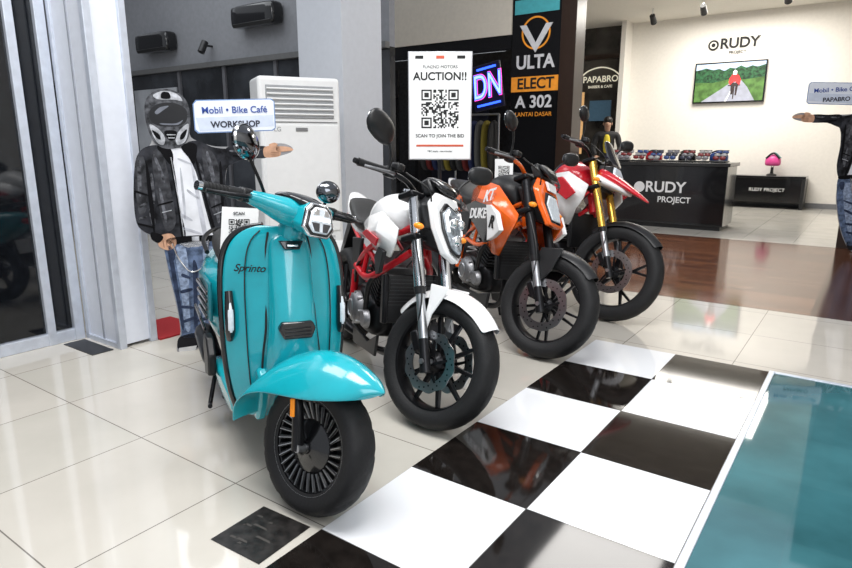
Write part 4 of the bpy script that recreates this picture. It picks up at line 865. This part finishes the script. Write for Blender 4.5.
# ------------------------------------------------------------------ standee
def smoothpoly(p,k=4):
    n=len(p); out=[]
    for i in range(n):
        a,b,c,d=[Vector(p[(i+j)%n]) for j in (-1,0,1,2)]
        for j in range(k):
            t=j/k; out.append(tuple(.5*((2*b)+(c-a)*t+(2*a-5*b+4*c-d)*t*t+(3*b-a-3*c+d)*t**3)))
    return out
def standee(name,loc,rz,mirror,k,label1,label2,scale=1.):
    e=empty(name,loc,(0,0,rz))
    sx=-1 if mirror else 1
    def q(pts): return [(sx*(x-172)*k,(352-y)*k) for x,y in pts]
    pm=lambda n,c,v=.1,s=18.: mat(n,c,.75,var=v,scale=s,spec=.15)
    J=pm('print_jacket_black',(.024,.025,.030),.8,12); J2=pm('print_jacket_light',(.085,.087,.098),.8,30); J3=pm('print_jacket_mid',(.045,.046,.052),.6,20); J0=pm('print_jacket_deep',(.004,.004,.005))
    W=pm('print_shirt_white',(.74,.75,.79),.10,9); WS=pm('print_shirt_shade',(.50,.51,.56),.2,14)
    DN=pm('print_denim',(.10,.14,.23),.5,22); DN2=pm('print_denim_light',(.24,.30,.42),.4,40); DN0=pm('print_denim_dark',(.03,.042,.08),.4)
    SK=pm('print_skin',(.55,.32,.21),.2); SKD=pm('print_skin_dark',(.25,.13,.08))
    H=pm('print_helmet',(.07,.072,.08),.7,30); HG=pm('print_helmet_grey',(.42,.43,.46),.4,30); SH=pm('print_shoe',(.015,.015,.018)); SL=pm('print_sole',(.65,.65,.65))
    B=pm('board_edge',(.30,.30,.31))
    outl=[(150,98),(157,89),(168,85),(180,88),(188,97),(190,112),(188,128),(194,134),(208,139),(222,140),(262,140),(270,137),(280,137),(288,141),(286,146),(272,150),(262,151),(235,152),(222,160),(218,185),(219,215),(214,236),(214,262),(208,292),(200,318),(190,338),(183,346),(176,352),(160,353),(158,346),(163,330),(161,300),(156,262),(155,244),(150,240),(146,230),(133,218),(131,196),(134,165),(139,147),(150,139),(153,130),(149,115)]
    poly('board',q(smoothpoly(outl,3)),.0,.006,B)
    def L(i,nm,pts,m,sm=True): poly(nm,q(smoothpoly(pts,4) if sm else pts),-.0012*i,.0012*i,m)
    L(1,'jeans',[(157,232),(185,230),(213,232),(213,262),(207,292),(199,318),(189,337),(180,338),(164,336),(164,330),(162,300),(157,262)],DN)
    L(2,'jeans_highlight',[(165,244),(175,242),(176,270),(174,300),(173,328),(168,326),(167,285)],DN2)
    L(2,'jeans_highlight_2',[(192,244),(205,244),(203,268),(197,296),(189,320),(186,318),(188,290),(192,268)],DN2)
    L(2,'jeans_gap',[(181,256),(185,262),(183,290),(180,330),(177,326),(179,290)],DN0)
    L(2,'jeans_shadow_side',[(158,246),(162,250),(165,285),(167,320),(165,328),(162,296)],DN0)
    for i,pts in enumerate([[(167,286),(177,284),(178,286.5),(168,289)],[(186,288),(199,282),(200,284.5),(187,291)],[(167,302),(177,304),(177,306),(167,305)],[(184,304),(196,303),(195,306),(184,307)],[(159,238),(165,246),(163,254),(160,250)],[(206,240),(212,242),(209,252),(205,250)],[(167,318),(178,315),(178,317.5),(167,321)],[(182,318),(193,316),(192,319),(182,321)],[(170,268),(177,272),(176,274),(169,271)],[(190,272),(202,268),(202,270),(190,275)]]): L(3,'jeans_crease_%d'%i,pts,DN0)
    L(3,'belt',[(160,231),(186,229),(212,231),(212,236),(186,235),(161,237)],J0)
    L(4,'belt_buckle',[(182,230),(189,230),(189,235),(182,235)],HG,False)
    L(1,'shoe_front',[(160,338),(168,334),(180,334),(181,346),(176,350),(160,350)],SH); L(1,'shoe_rear',[(181,334),(190,333),(188,342),(182,346)],SH); L(2,'shoe_sole',[(160,348),(178,347),(176,352),(160,353)],SL,False)
    L(1,'shirt',[(165,144),(180,142),(190,142),(198,185),(205,232),(170,238),(170,190)],W)
    for i,pts in enumerate([[(187,160),(189,160),(197,226),(193,230)],[(176,165),(177.5,165),(178.5,200),(176.5,212)],[(174,206),(183,212),(183,214),(174,210)],[(182,182),(191,190),(191,192),(182,185)],[(176,151),(187,156),(187,157.5),(176,153)],[(175,220),(190,226),(190,228),(175,223)]]): L(2,'shirt_fold_%d'%i,pts,WS)
    L(2,'jacket_right_side',[(139,147),(150,139),(166,141),(171,160),(173,200),(176,232),(160,238),(150,232),(146,228),(133,218),(131,196),(134,165)],J)
    L(2,'jacket_left_side',[(182,140),(194,134),(208,140),(222,142),(240,141),(240,151),(222,160),(218,185),(219,215),(214,234),(204,232),(197,200),(191,165)],J)
    L(2,'jacket_sleeve',[(222,141),(240,140),(262,140),(262,151),(240,152),(222,158)],J)
    for i,pts in enumerate([[(137,152),(144,150),(145,172),(142,200),(135,205),(134,180)],[(152,146),(162,148),(166,180),(168,215),(158,222),(153,190)],[(198,145),(208,145),(214,165),(213,200),(204,205)]]): L(3,'jacket_midtone_%d'%i,pts,J3)
    for i,pts in enumerate([[(138,156),(141,154),(140,172),(138,188),(136,182)],[(153,150),(155,149),(161,168),(160,174)],[(155,184),(157,182),(160,208),(158,214)],[(144,203),(147,200),(149,214),(146,218)],[(202,148),(205,147),(209,172),(206,177)],[(207,192),(209,190),(211,213),(208,216)],[(195,160),(196.5,159),(201,186),(200,190)],[(225,143.5),(237,143),(235,144.8),(227,145.4)],[(245,142.5),(257,142.5),(253,144.3),(246,144.5)],[(136,197),(143,193.5),(143,195),(137,199)],[(134.5,209),(141,207.5),(141,209),(135,211)],[(148,170),(150.5,167),(151,188),(149,195)]]):
        L(4,'jacket_highlight_%d'%i,pts,J2)
    for i,pts in enumerate([[(145,160),(147,158),(149,200),(147,226),(145,200)],[(167,150),(168.5,150),(172,190),(174,228),(172,228),(170.5,190)],[(191,150),(192.5,150),(201,200),(207,230),(205,230),(198.5,200)],[(214,158),(216,158),(216,190),(214,215),(213,190)],[(134,182),(144,186),(144,187.3),(134,184)],[(133,214),(146,218),(146,219.5),(134,216)],[(154,196),(166,193),(166,194.5),(154,197.5)],[(204,200),(214,196),(214,197.5),(204,201.5)],[(230,148),(250,149),(250,150),(230,150)]]):
        L(5,'jacket_seam_%d'%i,pts,J0)
    for i,pts in enumerate([[(168.5,150),(169.2,150),(173.6,200),(175,229),(174.2,229),(172.8,200)],[(156,204),(165,202),(165,202.9),(156,204.9)],[(205,208),(213,205),(213,205.9),(205,208.9)]]): L(6,'zip_%d'%i,pts,HG,False)
    L(3,'collar_right',[(157,140),(166,138),(171,147),(169,158),(163,151)],J0); L(3,'collar_left',[(179,140),(188,136),(194,140),(190,157),(185,150)],J0)
    L(3,'hand_in_pocket',[(151,229),(158,226),(164,227),(167,233),(165,240),(158,243),(150,238)],SK)
    for i in range(4): L(4,'finger_gap_%d'%i,[(154+i*3,232),(154.6+i*3,232),(155.2+i*3,240),(154.6+i*3,240)],SKD,False)
    L(4,'cuff',[(144,224),(152,226),(155,230),(150,235),(144,231)],J0)
    L(3,'pointing_hand',[(259,141),(268,139),(275,141),(275,149),(266,151),(259,150)],SK); L(3,'pointing_finger',[(272,140),(282,140),(287,141.5),(288,144),(273,145)],SK); L(4,'thumb',[(264,138),(270,136),(273,138),(268,141)],SK)
    for i in range(3): L(4,'curled_finger_%d'%i,[(266,145.6+i*1.8),(274,145.4+i*1.8),(274,145.9+i*1.8),(266,146.1+i*1.8)],SKD,False)
    L(4,'helmet',[(150,98),(157,89),(168,85),(180,88),(188,97),(190,112),(187,130),(180,139),(170,142),(160,140),(153,132),(149,115)],H)
    L(5,'visor',[(153,107),(160,100),(170,98),(179,99),(187,105),(186,115),(178,120),(162,120),(154,116)],mat('print_visor',(.008,.008,.010),.3))
    GL=pm('print_glint',(.16,.17,.20)); L(6,'visor_glint',[(158,107),(163,102.5),(171,101),(166,105),(160,109)],GL); L(6,'visor_glint_low',[(162,117.5),(176,117.5),(183,114),(178,118.8),(165,119)],GL)
    L(5,'helmet_crown_panel',[(158,91),(168,87),(179,89.5),(184,96),(176,95),(162,95)],HG); L(6,'crown_graphic',[(166,88.5),(172,88.5),(173,94),(165,94)],J0)
    L(5,'helmet_cheek_right',[(152,119),(160,123),(165,131),(163,138),(157,135)],HG); L(5,'helmet_cheek_left',[(188,118),(180,123),(175,131),(176,138),(184,134)],HG)
    L(6,'cheek_graphic_right',[(154,124),(160,128),(161,133),(157,131)],J0); L(6,'cheek_graphic_left',[(186,123),(180,128),(179,133),(183,131)],J0)
    L(5,'helmet_vent',[(165,125),(176,125),(174,133),(168,133)],J0); L(6,'vent_bar_1',[(167,128),(175,128),(175,128.8),(167,128.8)],HG,False); L(6,'vent_bar_2',[(168,131),(174,131),(174,131.8),(168,131.8)],HG,False)
    pts=[(163,236),(168,252),(178,266),(190,262),(196,246),(198,234)]
    pts=[(sx*(x-172)*k,-.008,(352-y)*k) for x,y in pts]
    tube('wallet_chain',pts,.004,CHR,n=6)
    SB=mat('sign_panel_white',(.74,.78,.86),.4,var=.03); SBL=mat('sign_text_blue',(.02,.06,.30),.5); SE=mat('sign_edge_blue',(.16,.26,.48),.5)
    x0,x1,y0,y1=(193,272,95,127)
    L(7,'sign_panel_border',[(x0,y0+4),(x0+3,y0),(x1-3,y0-3),(x1,y0),(x1,y1-6),(x1-3,y1-3),(x0+3,y1),(x0,y1-3)],SE,False)
    L(8,'sign_panel',[(x0+1,y0+4),(x0+4,y0+1),(x1-4,y0-2),(x1-1,y0),(x1-1,y1-6),(x1-4,y1-4),(x0+4,y1-1),(x0+1,y1-4)],SB,False)
    L(9,'sign_band',[(x0+2,y0+17),(x1-2,y0+13),(x1-2,y1-8),(x0+5,y1-2)],mat('sign_band',(.58,.64,.76),.4),False)
    xm=sx*((x0+x1)/2-172)*k
    text('sign_line_1',label1,9.0*k,(xm,-.0115,(352-104)*k),SBL,off=.0006,rot=(90,-2,0))
    text('sign_line_2',label2,8.4*k,(xm,-.0115,(352-118)*k),mat('sign_text_dark',(.02,.02,.04),.5),off=.0016,rot=(90,-2,0))
    box('rear_prop',(.03,.22,.015),(0,.11,.02),B); tube('rear_strut',[(0,.2,.02),(0,.01,.9)],.008,B,curve=False,n=6)
    done()
standee('cardboard_standee',(-1.96,-1.655,0),54,False,.0058,'Mobil • Bike Café','WORKSHOP')
standee('cardboard_standee',(1.30,4.82,0),20,True,.00735,'Mobil • Bike Café','PAPABRO')
# ------------------------------------------------------------------ poster
def qr(name,cx,cz,s,y,seed):
    r=random.Random(seed); n=25; g=[[r.random()<.5 for _ in range(n)] for _ in range(n)]
    for a,b in ((0,0),(n-7,0),(n-7,n-7)):
        for i in range(-1,8):
            for j in range(-1,8):
                if 0<=a+i<n and 0<=b+j<n:
                    g[a+i][b+j]= (0<=i<7 and 0<=j<7) and (i in (0,6) or j in (0,6) or (2<=i<=4 and 2<=j<=4))
    vs=[];fs=[];u=s/n
    for i in range(n):
        for j in range(n):
            if g[i][j]:
                x=cx-s/2+j*u; z=cz-s/2+i*u; b=len(vs)
                vs+=[(x,y,z),(x+u,y,z),(x+u,y,z+u),(x,y,z+u)]; fs.append((b,b+1,b+2,b+3))
    mk(name,vs,fs,INK,smooth=False)
empty('auction_poster_stand',(-.95,-.42,0),(0,0,34))
box('poster_frame',(.40,.012,.66),(0,0,1.475),mat('frame_silver',(.5,.5,.52),.3,.6),bevel=.003)
box('poster_sheet',(.385,.004,.645),(0,-.0075,1.475),PAPER)
qr('qr_code',0,1.46,.235,-.0105,3)
text('heading_small','FUN2ND MOTORS',.026,(0,-.0105,1.712),INK); text('heading','AUCTION!!',.066,(0,-.0105,1.655),INK,off=.0015)
text('footer','SCAN TO JOIN THE BID',.029,(0,-.0105,1.295),INK,off=.0003)
for i in range(3): box('logo_%d'%i,(.05,.002,.018),(-.13+i*.13,-.0105,1.77),[INK,mat('logo_red',(.6,.1,.05),.5),INK][i])
text('footer_small','T&C apply - see counter',.016,(0,-.0105,1.20),INK); box('footer_bar',(.3,.002,.012),(0,-.0105,1.235),mat('logo_red',(.6,.1,.05)))
tube('pole',[(0,.02,.03),(0,.02,1.7)],.011,BLKM,curve=False); revolve('base',[(0,0),(.15,0),(.15,.012),(.03,.03),(0,.03)],(0,.02,0),BLKM,axis='z',n=36)
done()
empty('bid_paper',(-.75,-2.17,.89),(0,0,36))
box('sheet',(.15,.003,.21),(0,0,0),PAPER,rot=(-12,3,0)); CUR=Matrix.Rotation(D(-12),4,'X'); qr('qr_code',0,.015,.085,-.003,5); text('caption','BID',.022,(0,-.003,-.06),INK); text('caption_top','SCAN',.018,(0,-.003,.08),INK)
CUR=Matrix.Identity(4); tube('clip_wire',[(0,.01,-.09),(.0,.03,-.14),(0,.05,-.19)],.003,BLK,n=6)
done()
empty('bid_paper',(-.84,.24,1.04),(0,0,30))
box('sheet',(.13,.003,.20),(0,0,0),PAPER,rot=(-10,0,0)); CUR=Matrix.Rotation(D(-10),4,'X'); qr('qr_code',0,.01,.08,-.003,9)
CUR=Matrix.Identity(4); tube('clip_wire',[(0,.01,-.09),(.0,.02,-.14)],.003,BLK,n=6)
done()
# ------------------------------------------------------------------ lights
def area(name,loc,rot,size,energy,col=(1,1,1),sy=None):
    l=bpy.data.lights.new(name,'AREA'); l.energy=energy; l.color=col; l.size=size
    if sy: l.shape='RECTANGLE'; l.size_y=sy
    o=bpy.data.objects.new(name,l); COL.objects.link(o); o.location=loc; o.rotation_euler=[D(a) for a in rot]
area('hall_light',(.3,-2.3,4.2),(0,0,0),1.8,140,(1,.99,.98))
area('hall_light_left',(-1.6,-2.9,4.4),(0,0,0),1.6,70,(1,.99,.98))
area('side_area_light',(3.2,-4.0,3.0),(0,60,-20),2.5,80,(.92,.96,1.))  # cool area light at the right, aimed down and left; no window stands there
area('shop_light',(-1,8.6,3.7),(0,0,0),2.4,200,(1,.96,.89))
area('aisle_light',(-1,3.4,4.2),(0,0,0),1.4,80,(1,.97,.93))
area('left_hall_light',(-6,0,4.3),(0,0,0),3,70,(.93,.97,1))
w=bpy.data.worlds.new('world'); scene.world=w; w.use_nodes=True
bg=w.node_tree.nodes['Background']; bg.inputs['Color'].default_value=(.87,.92,1,1); bg.inputs['Strength'].default_value=.6
scene.view_settings.view_transform='Standard'; scene.view_settings.look='None'; scene.view_settings.exposure=0.06
cd=bpy.data.cameras.new('camera'); cd.lens=26.22; cd.sensor_width=36; cd.clip_start=.05; cd.clip_end=100
co=bpy.data.objects.new('camera',cd); COL.objects.link(co); co.location=(1.3433,-3.7835,1.2509)
co.rotation_euler=(D(90-12.8),D(0),D(35.53)); scene.camera=co
